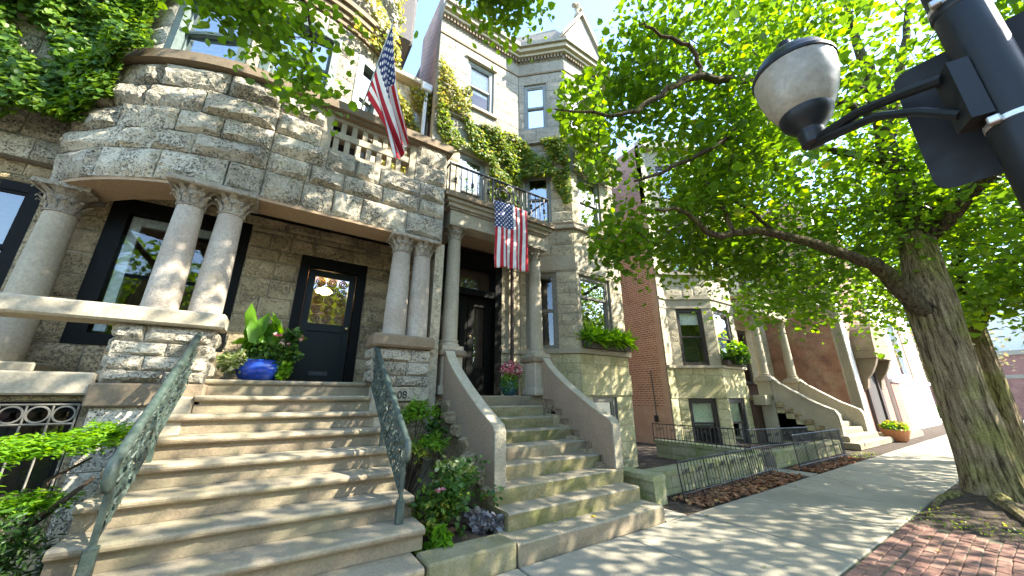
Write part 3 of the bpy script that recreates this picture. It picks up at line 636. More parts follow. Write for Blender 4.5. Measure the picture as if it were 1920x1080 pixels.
for k in range(6): MB().box(-.99, 1.37, 4.16 + .32 * k, 5.7, .4 + .203 * k - .3, .4 + .203 * k).build('stair_core', 'step_stone', ST1)
# dwarf walls beside the top steps
for (a, b_) in ((-1.05, -.73), (1.255, 1.5)):
    for q in range(2): MB().cbox(a, b_, 5.37 + .3 * q, 5.72, 1.20 + .2 * q, 1.41 + .2 * q, .02).build('end_block', 'limestone', ST1)

# ---- green iron railings
def railing(x, label, side):
    T = thing('stair_railing', (x, 3.95, .41), label, 'railing', 'green railings of the sandstone steps')
    zr = lambda y: 1.22 + .634 * (y - 3.98)
    end = []
    for i in range(7): a = math.pi * i / 6; end.append((x, 3.90 - .05 * math.sin(a) * 1.2 + .02 * i / 6, zr(3.9) - .10 * (1 - math.cos(a))))
    pts = end[::-1] + [(x, 3.98, zr(3.98)), (x, 4.6, zr(4.6)), (x, 5.2, zr(5.2)), (x, 5.74, zr(5.74))]
    MB().tube(pts, [.022, .032, .036] + [.036] * (len(pts) - 3), 10).build('handrail', 'iron_green', T, True)
    MB().tube([(x, 4.02, .68), (x, 4.5, .66 + .3), (x, 5.74, .66 + .3 + .634 * 1.24)], .016, 6).build('bottom_rail', 'iron_green', T)
    MB().cbox(x - .036, x + .036, 3.92, 3.99, .405, .62, .006).build('post_foot', 'iron_green', T)
    for y, z0 in ((3.955, .6), (4.92, 1.02)): MB().box(x - .018, x + .018, y - .018, y + .018, z0, zr(y) - .02).build('post', 'iron_green', T)
    r = random.Random(int(x * 100) + 5)
    n = 17
    for i in range(n):
        y = 4.02 + (5.72 - 4.02) * i / (n - 1); zb = (.66 + .634 * (y - 4.03)); zt = zr(y) - .02; h = zt - zb; m = MB()
        q = [(x + .012 * math.sin(k * 2.1 + i), y + .02 * math.sin(k * 1.2 + i * 2), zb + h * k / 8) for k in range(9)]; m.tube(q, .009, 5)
        for k in range(3):
            zc = zb + h * (.2 + .29 * k); rr = .05 + .012 * r.random(); fl = 1 if (i + k) % 2 else -1
            m.tube([(x + .016 * math.sin(t * .5), y + fl * rr * (1 - .75 * t / 14) * math.cos(.5 * t), zc + rr * (1 - .75 * t / 14) * math.sin(.5 * t)) for t in range(15)], .0105, 5)
            for e in range(2):                                     # cast leaves
                a = r.uniform(0, 6.28); c = Vector((x + r.uniform(-.02, .02), y + r.uniform(-.05, .05), zc + r.uniform(-.06, .06))); u = Vector((r.uniform(-.35, .35), math.cos(a), math.sin(a))); v = Vector((r.uniform(-.3, .3), -math.sin(a), math.cos(a)))
                m.add([c - u * .06, c + v * .03, c + u * .07, c - v * .03, c + Vector((.012 * side, 0, 0))], [(0, 1, 4), (1, 2, 4), (2, 3, 4), (3, 0, 4)])
        m.build('scroll_baluster', 'iron_green', T)
    return T
railing(-.84, 'green cast-iron scrollwork stair railing left of the sandstone steps', 1)
railing(1.28, 'green cast-iron scrollwork stair railing right of the sandstone steps, below the 08 stone', -1)
# ================================================================== pale limestone rowhouse in the middle
def brick_mat(name, c1, c2, mc, axis, bw=.215, bh=.075):
    m, t, p = nmat(name); L = t.links.new; g = nd(t, 'ShaderNodeNewGeometry'); sx = nd(t, 'ShaderNodeSeparateXYZ'); L(g.outputs['Position'], sx.inputs[0])
    cb = nd(t, 'ShaderNodeCombineXYZ'); L(sx.outputs['Y' if axis == 'y' else 'X'], cb.inputs[0]); L(sx.outputs['Z'], cb.inputs[1])
    bt = nd(t, 'ShaderNodeTexBrick'); L(cb.outputs[0], bt.inputs['Vector']); bt.inputs['Scale'].default_value = 1; bt.inputs['Brick Width'].default_value = bw; bt.inputs['Row Height'].default_value = bh
    bt.inputs['Mortar Size'].default_value = .007; bt.inputs['Color1'].default_value = c4(c1); bt.inputs['Color2'].default_value = c4(c2); bt.inputs['Mortar'].default_value = c4(mc)
    n = nd(t, 'ShaderNodeTexNoise', Scale=1.3, Detail=6.0); L(g.outputs['Position'], n.inputs['Vector']); r = ramp(t, n.outputs[0], [(.3, (.75, .75, .75)), (.7, (1.25, 1.2, 1.15))])
    L(mixc(t, 1., bt.outputs[0], r.outputs[0], 'MULTIPLY'), p.inputs['Base Color']); p.inputs['Roughness'].default_value = .9
    b = nd(t, 'ShaderNodeBump', Strength=.6, Distance=.012, invert=True); L(bt.outputs['Fac'], b.inputs['Height']); L(b.outputs[0], p.inputs['Normal'])
brick_mat('brick_side', (.36, .21, .155), (.25, .14, .11), (.55, .47, .39), 'y', .24, .095); brick_mat('brick_front', (.33, .14, .09), (.25, .10, .07), (.35, .30, .25), 'x'); brick_mat('brick_far', (.36, .15, .11), (.29, .115, .085), (.40, .33, .28), 'y')

def arcs(root, Fs, name, mat, d0, d1, z0, z1, ext=.0):
    """mitred band round a run of straight wall frames"""
    m = MB(); n = len(Fs)
    def pt(i, d):
        if i == 0: return Fs[0].at(0, d)
        if i == n: return Fs[-1].at(Fs[-1].len, d)
        a, b = Fs[i - 1], Fs[i]; k = d / max(.2, (1 + a.n.dot(b.n))); return b.a + (a.n + b.n) * k
    for i in range(n):
        P = [pt(i, d1), pt(i + 1, d1), pt(i + 1, d0), pt(i, d0)]
        m.add([(p.x, p.y, z) for z in (z0, z1) for p in P], [(0, 3, 2, 1), (4, 5, 6, 7), (0, 1, 5, 4), (1, 2, 6, 5), (2, 3, 7, 6), (3, 0, 4, 7)])
    return m.build(name, mat, root)
H2 = thing('limestone_rowhouse', (5.5, 7.2, 0), 'pale limestone rowhouse with columned portico, iron balcony and three-sided bay with pediment', 'house')
S2 = Stones(H2)
M2, A2, B2, C2 = Fr((2.36, 7.2), (5.03, 7.2)), Fr((5.03, 7.2), (6.1, 6.2)), Fr((6.1, 6.2), (7.85, 6.2)), Fr((7.85, 6.2), (8.7, 7.2))
F2 = [M2, A2, B2, C2]; x2 = lambda x: x - 2.36; xb = lambda x: x - 6.1
op = {id(M2): [(x2(2.73), x2(4.45), 1.64, 5.02), (x2(3.14), x2(3.92), 5.7, 7.80), (x2(3.25), x2(4.12), 9.45, 11.12)],
      id(A2): [(.16, .96, 2.74, 4.74), (.17, .9, 6.22, 7.78), (.17, .88, 9.4, 11.13)],
      id(B2): [(xb(6.2), xb(7.36), 2.74, 4.68), (xb(6.38), xb(7.27), 6.22, 7.78), (xb(6.1) + .12, xb(6.85), 9.4, 11.0), (xb(6.42), xb(7.27), -.15, 1.62)], id(C2): []}
for F in F2:
    O = op[id(F)]; lo = 'ashlar_moss' if F in (A2, B2, C2) else 'ashlar_pale'
    ashlar(S2, F, -.2, 1.66, .38, lo, .55, .035, .5, op=O); ashlar(S2, F, 2.16, 2.62, .24, lo, .35, .025, .55, op=O)
    ashlar(S2, F, 2.74, 4.78, .29, 'ashlar_pale', .5 if F is M2 else .35, .03, .5, op=O)
    ashlar(S2, F, 5.2, 5.95, .36, 'ashlar_pale', .75, .05, .7, op=O); ashlar(S2, F, 6.15, 7.82, .32, 'ashlar_pale', .6, .035, .5, op=O)
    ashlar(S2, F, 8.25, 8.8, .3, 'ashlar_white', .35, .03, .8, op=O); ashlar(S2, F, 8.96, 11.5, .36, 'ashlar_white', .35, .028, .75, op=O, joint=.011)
MB().box(2.40, 8.6, 7.45, 17, -.1, 12.2).build('house_body', 'brick_dark', H2)
BAY = [A2, B2, C2]
arcs(H2, BAY, 'water_table', 'ashlar_moss', -.2, .03, 1.662, 2.158)
arcs(H2, BAY, 'sill_course', 'limestone', -.2, .09, 2.622, 2.738)
fbox(H2, M2, 'wall_band', 'limestone', x2(4.46), M2.len - .01, -.2, .02, 1.64, 2.158); fbox(H2, M2, 'sill_course', 'limestone', x2(4.46), M2.len - .03, -.2, .06, 2.622, 2.738); fbox(H2, M2, 'sill_course', 'limestone', 0, x2(2.72), -.2, .06, 2.622, 2.738)
fbox(H2, M2, 'wall_band', 'limestone', 0, x2(2.72), -.2, .02, 1.64, 2.158)
for (z0, z1, d, nm, mt) in ((4.782, 5.198, .015, 'lintel_course', 'limestone'), (5.952, 6.05, .10, 'sill_course', 'limestone'), (6.052, 6.148, .05, 'sill_course', 'brownstone'), (7.822, 8.248, .015, 'lintel_course', 'ashlar_white'), (8.802, 8.88, .10, 'belt_course', 'ashlar_white'), (8.882, 8.958, .05, 'belt_course', 'brownstone'),
                            (11.502, 11.56, .03, 'frieze_line', 'brownstone'), (11.562, 12.0, .01, 'frieze', 'ashlar_white'), (12.16, 12.26, .16, 'cornice', 'limestone'), (12.262, 12.40, .26, 'cornice', 'limestone'), (12.402, 12.56, .34, 'cornice', 'ashlar_white')):
    if nm == 'lintel_course' and z0 < 5: arcs(H2, BAY, nm, mt, -.2, d, z0, z1); fbox(H2, M2, nm, mt, x2(4.46), M2.len - .01, -.2, d, z0, z1); fbox(H2, M2, nm, mt, 0, x2(2.72), -.2, d, z0, z1)
    elif z0 < 6.1: arcs(H2, BAY, nm, mt, -.2, d, z0, z1); fbox(H2, M2, nm, mt, x2(3.94), M2.len - .01, -.2, d, z0, z1)
    else: arcs(H2, F2, nm, mt, -.2, d, z0, z1)
m = MB()
for F in F2:
    k = int(F.len / .1)
    for i in range(k): m.fbox(F, F.len * (i + .2) / k, F.len * (i + .75) / k, -.02, .11, 12.03, 12.155)
o = m.build('dentil_course', 'brownstone', H2); o['kind'] = 'stuff'
arcs(H2, F2, 'dentil_bed', 'ashlar_white', -.2, .03, 12.002, 12.158)
MB().box(2.38, 5.05, 7.2, 7.6, 12.56, 13.0).build('parapet', 'ashlar_white', H2)
# mansard over the bay, rim, pediment and finial
rg = [(4.72, 7.3), (6.0, 5.98), (7.95, 5.98), (8.9, 7.2)]; ri = [(5.3, 7.8), (6.3, 6.75), (7.65, 6.75), (8.4, 7.8)]
m = MB(); m.add([(x, y, 12.565) for x, y in rg] + [(x, y, 13.95) for x, y in ri] + [(8.4, 9.5, 13.95), (5.3, 9.5, 13.95)], [(0, 1, 5, 4), (1, 2, 6, 5), (2, 3, 7, 6), (4, 5, 6, 7, 8, 9)]); man = m.build('mansard_roof', 'shingle', H2)
FA = Fr(rg[0], rg[1]); m = MB()
for i in range(9):
    q = i / 9; a = Vector(rg[0]).lerp(Vector(ri[0]), q); b_ = Vector(rg[1]).lerp(Vector(ri[1]), q); z = 12.57 + 1.385 * q; n_ = FA.n * .04
    m.add([(a.x + n_.x, a.y + n_.y, z), (b_.x + n_.x, b_.y + n_.y, z), (b_.x, b_.y, z + .16), (a.x, a.y, z + .16)], [(0, 1, 2, 3)])
m.build('shingle_rows', 'shingle', man)
m = MB(); 
for (p, q) in ((0, 1), (1, 2)): m.tube([(ri[p][0], ri[p][1], 13.98), (ri[q][0], ri[q][1], 13.98)], .07, 6)
m.build('roof_rim', 'ashlar_white', man)
pd = MB().prism([(5.9, 12.562), (7.72, 12.562), (6.81, 14.15)], 'y', 5.95, 6.5).build('pediment', 'ashlar_white', H2)
m = MB()
for (a, b_) in (((5.82, 12.60), (6.81, 14.32)), ((7.80, 12.60), (6.81, 14.32))): m.prism([(a[0], a[1] - .09), (b_[0], b_[1] - .16), (b_[0], b_[1]), (a[0], a[1] + .07)], 'y', 5.86, 6.5)
m.build('raking_cornice', 'limestone', pd)
m = MB().lathe((6.81, 6.1, 14.25), [(.12, 0), (.14, .1), (.07, .16), (.06, .4), (.1, .46), (.05, .52)], 10)
for (dx, dz) in ((-.14, .55), (.14, .55), (0, .66), (0, .5)): m.lathe((6.81 + dx, 6.1, 14.2 + dz - .05), [(.02, 0), (.09, .05), (.09, .1), (.02, .16)], 8)
m.build('finial', 'limestone', pd)
MB().add([(2.385, 9.1, 9.6), (2.385, 7.22, 9.6), (2.385, 7.22, 13.3), (2.385, 9.1, 13.3)], [(0, 1, 2, 3)]).build('side_wall', 'brick_side', H2)
MB().box(2.39, 2.6, 7.25, 9.1, 9.6, 13.3).build('side_wall_backing', 'brick_dark', H2)
# windows
for F, k, fm, gl_, bl_, rm_ in ((M2, 1, 'sash_grey', 'glass_mirror', .45, 'room_dark'), (M2, 2, 'sash_grey', 'glass', .6, 'room_dark'), (A2, 0, 'sash_taupe', 'glass', None, 'room_dark'), (A2, 1, 'sash_grey', 'glass_mirror', None, 'room_dark'),
                       (A2, 2, 'sash_grey', 'glass_mirror', .5, 'room_dark'), (B2, 0, 'sash_taupe', 'glass_mirror', None, 'room_dark'), (B2, 1, 'sash_grey', 'glass_mirror', .6, 'room_dark'), (B2, 2, 'sash_grey', 'glass_mirror', .6, 'room_dark'), (B2, 3, 'sash_taupe', 'glass_mirror', .5, 'room_dark')):
    window(H2, F, *op[id(F)][k], fm, .12, .09, blind_mat='roller_shade', gl=gl_, blind=bl_, room=rm_, depth=.55 if F is A2 else .8, rail=4.1 if (F is B2 and k == 0) else None)
fbox(H2, M2, 'window_sill', 'limestone', x2(3.15), x2(4.22), -.1, .09, 9.36, 9.445); fbox(H2, M2, 'window_hood', 'limestone', x2(3.18), x2(4.2), -.02, .07, 11.125, 11.2)
# entrance
dr = MB().fbox(M2, x2(2.735), x2(2.93), -.25, .05, 1.645, 5.01).fbox(M2, x2(4.26), x2(4.445), -.25, .05, 1.645, 5.01).fbox(M2, x2(2.93), x2(4.26), -.25, .047, 4.66, 5.01).fbox(M2, x2(2.93), x2(4.26), -.25, .03, 3.93, 4.08).build('entrance', 'black_wood', H2)
for (a, b_) in ((2.94, 3.59), (3.61, 4.25)):
    dl = MB().fbox(M2, x2(a), x2(a + .17), -.2, -.12, 1.66, 3.92).fbox(M2, x2(b_ - .17), x2(b_), -.2, -.12, 1.66, 3.92).fbox(M2, x2(a + .17), x2(b_ - .17), -.2, -.121, 3.7, 3.92).fbox(M2, x2(a + .17), x2(b_ - .17), -.2, -.121, 1.66, 2.25).build('door_leaf', 'black_wood', dr)
    MB().add([(a + .17, 7.36, 2.25), (b_ - .17, 7.36, 2.25), (b_ - .17, 7.36, 3.7), (a + .17, 7.36, 3.7)], [(0, 1, 2, 3)]).build('pane', 'glass', dl)
MB().add([(2.93, 7.36, 4.08), (4.26, 7.36, 4.08), (4.26, 7.36, 4.66), (2.93, 7.36, 4.66)], [(0, 1, 2, 3)]).build('transom_pane', 'glass', dr)
MB().lathe((3.66, 7.32, 2.95), [(.01, 0), (.01, .03), (.03, .05), (.03, .07), (.01, .08)], 10, (0, -1, 0)).build('door_knob', 'brass', dr)
rm = MB(); rm.add([(x, y, z) for z in (1.65, 4.9) for (x, y) in ((2.8, 7.44), (4.4, 7.44), (4.4, 9.4), (2.8, 9.4))], [(0, 1, 2, 3), (4, 5, 6, 7), (1, 2, 6, 5), (2, 3, 7, 6), (3, 0, 4, 7)]); rm.build('hall', 'room_tan', dr)
MB().lathe((3.3, 8.0, 4.72), [(.1, 0), (.1, .06), (.04, .1)], 12).build('hall_lamp', 'bulb', dr); MB().lathe((3.9, 8.6, 3.9), [(.03, 0), (.1, .04), (.11, .14), (.05, .2)], 12).build('hall_lamp', 'bulb', dr)  # second lamp is added to brighten the entry
MB().cbox(2.45, 2.62, 7.02, 7.15, 3.25, 3.42, .01).build('mailbox', 'iron', H2)
MB().tube([(4.72, 7.1, 5.0), (4.72, 7.1, 2.3), (4.74, 6.95, 2.15), (4.74, 6.92, 1.65)], .045, 8).build('downpipe', 'copper_pipe', H2)
# portico
MB().cbox(2.37, 4.93, 5.99, 7.2, 1.46, 1.638, .02).build('landing', 'step_stone', H2)
for (xa, xc) in ((2.43, 2.63), (4.46, 4.68)):
    pl = MB().cbox(xc - .2, xc + .2, 5.88, 6.28, 1.63, 2.34, .01).build('pedestal', 'limestone', H2)
    MB().cbox(xc - .26, xc + .26, 5.82, 6.34, 2.30, 2.42, .03).build('pedestal_cap', 'brownstone', pl); MB().cbox(xc - .24, xc + .24, 5.84, 6.32, 1.64, 1.80, .02).build('pedestal_base', 'limestone', pl)
    column(H2, xc, 6.08, 2.49, 4.94, .145, .125, 'limestone', .3, .2)
en = MB().box(2.45, 4.86, 5.92, 6.26, 4.942, 5.24).build('entablature', 'limestone', H2)
MB().box(2.45, 2.78, 6.262, 7.17, 4.942, 5.24).build('side_beam', 'limestone', en); MB().box(4.53, 4.86, 6.262, 7.17, 4.942, 5.24).build('side_beam', 'limestone', en)
MB().box(2.78, 4.53, 6.262, 7.17, 5.12, 5.238).build('soffit', 'soffit_tan', en)
for (d, z0, z1, mt) in ((.03, 5.242, 5.29, 'carved'), (.08, 5.292, 5.37, 'limestone'), (.14, 5.372, 5.44, 'limestone'), (.2, 5.442, 5.56, 'brownstone')): MB().box(2.45 - d, 4.86 + d, 5.92 - d, 7.17, z0, z1).build('portico_cornice', mt, en)
# balcony railing
br = MB().tube([(2.36, 7.15, 6.27), (2.36, 5.86, 6.27), (4.96, 5.86, 6.27), (4.96, 7.15, 6.27)], .028, 6).build('balcony_railing', 'iron', H2)
MB().tube([(2.36, 7.15, 5.64), (2.36, 5.86, 5.64), (4.96, 5.86, 5.64), (4.96, 7.15, 5.64)], .014, 6).build('bottom_rail', 'iron', br)
barm = MB().tube([(0, 0, 5.56), (0, 0, 6.27)], .013, 5).mesh('bar', 'iron'); k = MB().tube([(0, 0, 5.56), (0, 0, 6.27)], .013, 5); k.lathe((0, 0, 5.84), [(.01, 0), (.035, .03), (.02, .06), (.035, .09), (.03, .12), (.01, .15)], 8); barn = k.mesh('bar', 'iron')
for i in range(21):
    x = 2.36 + 2.6 * i / 20
    if not 9 <= i <= 11: o = bpy.data.objects.new('bar', barn if i % 3 == 1 else barm); link(o, br); o.location = (x, 5.86, 0)
for i in range(1, 9):
    for x in (2.36, 4.96): o = bpy.data.objects.new('bar', barm); link(o, br); o.location = (x, 5.86 + 1.29 * i / 8, 0)
for x in (2.36, 3.38, 3.94, 4.96): MB().tube([(x, 5.86, 5.56), (x, 5.86, 6.31)], .018, 6).build('post', 'iron', br)
m = MB()
for (cx, cz, r_) in ((3.66, 5.95, .2), (3.66, 5.95, .12), (3.50, 5.75, .09), (3.82, 5.75, .09), (3.50, 6.15, .09), (3.82, 6.15, .09)): m.tube([(cx + r_ * math.cos(a * .35), 5.86, cz + r_ * math.sin(a * .35)) for a in range(19)], .015, 5)
for a in range(8): m.tube(spiral(3.66 + .16 * math.cos(a * .785), 5.855, 5.95 + .16 * math.sin(a * .785), .05, 1.5), .009, 4)
m.build('scroll_panel', 'iron', br)
S2.finish()

# ---- stoop of the limestone house
ST2 = thing('stone_stoop', (3.6, 4.6, 0), 'mossy stone stoop between stuccoed cheek walls, leading to the columned portico', 'stairs')
def rough_step(root, x0, x1, y0, y1, z0, z1, mat, seed):
    r = random.Random(seed); m = MB(); n = 14
    for i in range(n + 1):
        x = x0 + (x1 - x0) * i / n; j = lambda s: r.uniform(-s, s)
        m.v += [(x, y1, z0), (x, y0 + j(.012), z0), (x, y0 + j(.012), z0 + (z1 - z0) * .55), (x, y0 + .004 + j(.01), z1 - .02), (x, y0 + .024 + j(.006), z1 + j(.004)), (x, y1, z1)]
    for i in range(n):
        for q in range(6): a = i * 6 + q; b_ = i * 6 + (q + 1) % 6; m.f.append((a, b_, b_ + 6, a + 6))
    m.f += [tuple(range(6)), tuple(n * 6 + q for q in range(6))[::-1]]
    o = m.build('step', mat, root); o.data.materials.append(MATS['tread_stone'])
    for i in range(n): o.data.polygons[i * 6 + 4].material_index = 1; o.data.polygons[i * 6 + 3].material_index = 1
    return o
for k in range(1, 10):
    z = .182 * k; y = 3.43 + .32 * (k - 1); xa, xb_ = {1: (2.36, 4.78), 2: (2.45, 4.73), 3: (2.46, 4.76)}.get(k, (2.62, 4.64))
    rough_step(ST2, xa, xb_, y, y + (.5 if k < 9 else .22), z - .182 - (.04 if k == 1 else 0), z, 'step_moss' if k in (3, 4, 6, 7, 8, 2) else 'step_stone', k)
prof = [(4.10, .552), (4.10, 1.18), (4.13, 1.24), (4.58, 1.47), (5.06, 1.76), (5.45, 2.03), (5.68, 2.22), (5.80, 2.36), (5.88, 2.40), (5.88, 1.60), (5.2, 1.12), (4.6, .72), (4.35, .552)]
for (xa, xb_) in ((2.465, 2.615), (4.645, 4.80)):
    ch = MB().prism(prof, 'x', xa, xb_).build('cheek_wall', 'stucco', ST2)
    m = MB(); top = prof[1:9]
    for (p, q) in zip(top[:-1], top[1:]): m.add([(xa - .012, p[0], p[1] + .002), (xb_ + .012, p[0], p[1] + .002), (xb_ + .012, q[0], q[1] + .002), (xa - .012, q[0], q[1] + .002), (xa - .012, p[0] , p[1] + .022), (xb_ + .012, p[0], p[1] + .022), (xb_ + .012, q[0], q[1] + .022), (xa - .012, q[0], q[1] + .022)], [(4, 5, 6, 7), (0, 1, 5, 4), (0, 4, 7, 3), (1, 2, 6, 5), (3, 7, 6, 2)])
    m.build('cheek_coping', 'stucco_edge', ch)
    MB().cbox(xa - .008, xb_ + .008, 4.08, 4.104, .555, 1.2, .004).build('cheek_end', 'stucco_edge', ch)
rk = [rock_mesh('side_stone', 6, 5, 1., 'rock_warm', 900 + i) for i in range(3)]
for sd, X in ((-1, 2.47), (1, 4.79)):
    for k in range(7):
        o = bpy.data.objects.new('side_stone', rk[k % 3]); link(o, ST2); y = 4.24 + .235 * k; z = .50 + .17 * k
        o.matrix_basis = Matrix.Translation((X, y, z - .06)) @ Matrix.Rotation(R(90 * sd), 4, 'Z') @ Matrix.Diagonal((.27, .16, .22, 1))
    MB().box(min(X, X - sd * .3), max(X, X - sd * .3), 4.2, 5.95, -.1, .46).build('side_wall', 'rock_warm', ST2)
    for k in range(6): MB().box(min(X - sd * .02, X - sd * .3), max(X - sd * .02, X - sd * .3), 4.3 + .25 * k, 5.95, .45 + .17 * k, .62 + .17 * k).build('side_wall', 'rock_warm', ST2)

# ================================================================== planter kerb, areaway walls
o = MB().cbox(1.40, 2.345, 3.43, 3.76, -.1, .205, .02).build('planter_kerb', 'kerb_concrete'); tag(o, 'weathered concrete kerb block closing the planting bed between the two stairs', 'kerb')
m = MB(); n = 14
for j in range(n + 1):
    for i in range(n + 1): x, y = 1.44 + 1.02 * i / n, 3.7 + 2.1 * j / n; m.v.append((x, y, .15 + .05 * math.sin(x * 7) * math.sin(y * 5) + .04 * (y - 3.7)))
for j in range(n):
    for i in range(n): m.f.append((j * (n + 1) + i, j * (n + 1) + i + 1, (j + 1) * (n + 1) + i + 1, (j + 1) * (n + 1) + i))
struct('planting_bed_soil', m, 'soil')
def lowwall(label, F, z1, mat='moss_wall', cope='moss_wall'):
    W = thing('areaway_wall', (F.a.x, F.a.y, 0), label, 'wall'); S = Stones(W)
    ashlar(S, F, -.1, z1 - .07, .2, mat, .35, .02, .45, thick=.24); S.finish(name='block')
    MB().fbox(F, -.04, F.len + .04, -.28, .05, z1 - .068, z1 + .01).build('coping', cope, W); MB().fbox(F, 0, F.len, -.27, -.242, -.1, z1 - .07).build('inner_face', 'concrete', W); MB().fbox(F, F.len + .002, F.len + .03, -.272, .02, -.1, z1 - .07).build('end_face', mat, W)
lowwall('low mossy areaway wall running back beside the stuccoed stoop', Fr((5.32, 5.9), (5.32, 3.95)), .40)
lowwall('low mossy areaway wall behind the leaning iron fence', Fr((5.62, 4.22), (9.5, 4.22)), .36)
lowwall('low stone areaway wall with block face below the brick gangway', Fr((9.6, 6.9), (9.6, 4.3)), .42)
lowwall('low mossy wall behind the dense iron fence by the third stoop', Fr((10.4, 4.2), (14.9, 4.2)), .34)
# ================================================================== third house: stone bay, brick side wall
H3 = thing('bay_rowhouse', (15, 7.8, 0), 'tan stone rowhouse with slanted bay and orange brick side wall, right of the gangway', 'house')
S3 = Stones(H3)
T3, A3, B3, C3, M3 = Fr((12.1, 7.85), (12.55, 7.85)), Fr((12.55, 7.85), (14.0, 6.85)), Fr((14.0, 6.85), (15.75, 6.85)), Fr((15.75, 6.85), (16.3, 7.85)), Fr((16.3, 7.85), (21.25, 7.85))
o3 = {id(T3): [], id(A3): [(.36, 1.37, -.1, 1.56), (.36, 1.37, 2.78, 4.95), (.36, 1.37, 6.5, 8.4), (.36, 1.37, 9.9, 11.6)], id(B3): [(.15, 1.3, -.1, 1.56), (.12, 1.35, 2.78, 4.95), (.15, 1.35, 6.5, 8.4), (.15, 1.35, 9.9, 11.6)], id(C3): [], id(M3): [(1.2, 2.6, 2.2, 4.7), (1.1, 2.1, 6.5, 8.4), (3.0, 4.0, 6.5, 8.4)]}
for F in (T3, A3, B3, C3):
    O = o3[id(F)]
    ashlar(S3, F, -.2, 1.58, .32, 'ashlar_moss', .5, .03, .45, op=O); ashlar(S3, F, 2.04, 2.66, .3, 'ashlar_moss', .55, .035, .6, op=O); ashlar(S3, F, 2.76, 4.97, .42, 'ashlar_pale', .35, .025, .6, op=O)
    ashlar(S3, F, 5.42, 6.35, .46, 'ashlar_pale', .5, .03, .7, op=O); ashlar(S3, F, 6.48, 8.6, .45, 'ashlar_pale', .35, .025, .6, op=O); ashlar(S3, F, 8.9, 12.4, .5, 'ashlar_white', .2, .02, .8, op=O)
R3 = [T3, A3, B3, C3]
for (z0, z1, d, nm, mt) in ((1.582, 2.038, .03, 'water_table', 'ashlar_moss'), (2.662, 2.758, .10, 'sill_course', 'limestone'), (4.972, 5.33, .02, 'lintel_course', 'limestone'), (5.332, 5.418, .07, 'belt_course', 'limestone'), (6.352, 6.478, .12, 'sill_course', 'limestone'), (8.602, 8.898, .06, 'lintel_course', 'limestone'), (12.402, 12.8, .25, 'cornice', 'limestone')): arcs(H3, R3, nm, mt, -.2, d, z0, z1)
for F, mt in ((A3, 'sash_dark'), (B3, 'sash_dark')):
    for k, w_ in enumerate(o3[id(F)]): window(H3, F, *w_, mt, .12, .11, gl='glass_mirror' if k > 1 else 'glass', blind=(.55, .25, .6, .5)[k] if F is A3 else (.98, .9, .5, .5)[k], depth=.6, blind_mat=('lamp_shade' if k == 0 else 'roller_shade'))
ashlar(S3, M3, 2.2, 12.4, .42, 'ashlar_pale', .3, .025, .7, op=o3[id(M3)])
for k, w_ in enumerate(o3[id(M3)]): window(H3, M3, *w_, 'sash_dark', .12, .12, gl='glass_mirror' if k else 'glass', blind=.5 if k else None)
MB().box(12.35, 21.2, 8.2, 18, -.1, 12.6).build('house_body', 'brick_dark', H3)
def brickwork(root, F, z0, z1, mat, s0=0., s1=None, op=(), skip=None, h=.0755, l=.215, j=.013, seed=1, proud=.011):
    s1 = F.len if s1 is None else s1; r = random.Random(seed); m = MB(); row = 0; z = z0
    while z < z1 - .02:
        x = s0 - (l / 2 if row % 2 else 0); hdr = row % 6 == 5; ll = l / 2 if hdr else l
        while x < s1:
            a, b_ = max(s0, x), min(s1, x + ll - j); d = proud + r.uniform(-.006, .004)
            if b_ - a > .03 and not any(o[0] < b_ and o[1] > a and o[2] < z + h and o[3] > z for o in op):
                P = [F.at(a, d), F.at(b_, d), F.at(b_, -.02), F.at(a, -.02)]
                m.add([(p.x, p.y, q) for q in (z, min(z1, z + h - j)) for p in P], [(0, 1, 5, 4), (4, 5, 6, 7), (0, 3, 2, 1), (1, 2, 6, 5), (3, 0, 4, 7)])
            x += ll
        z += h; row += 1
    o = m.build('brickwork', mat, root); o['kind'] = 'stuff'
    m2 = MB().fbox(F, s0, s1, -.2, -.004, z0, z1).build('brick_bed', 'mortar_tan' if mat == 'brick_orange' else 'mortar', root)
B3s = Fr((12.1, 12.6), (12.1, 7.87))
brickwork(H3, B3s, 1.3, 9.6, 'brick_orange', 1.2, B3s.len - .26, seed=3, j=.038, l=.205, h=.084, proud=.004)
fbox(H3, B3s, 'side_wall_top', 'brick_side', 0, B3s.len, -.2, 0, 9.602, 12.6)
fbox(H3, B3s, 'painted_quoin', 'brick_tan_paint', B3s.len - .258, B3s.len - .03, -.2, .012, 1.302, 9.6); fbox(H3, B3s, 'painted_base', 'brick_tan_paint', 0, B3s.len - .03, -.2, .016, -.1, 1.3)
# conduit on the brick wall
MB().tube([(12.07, 8.55, 2.6), (12.07, 8.5, 1.4), (12.06, 8.5, .95)], .018, 5).build('conduit', 'copper_pipe', H3); MB().cbox(11.98, 12.08, 8.44, 8.56, .75, .98, .01).build('meter_box', 'iron', H3)
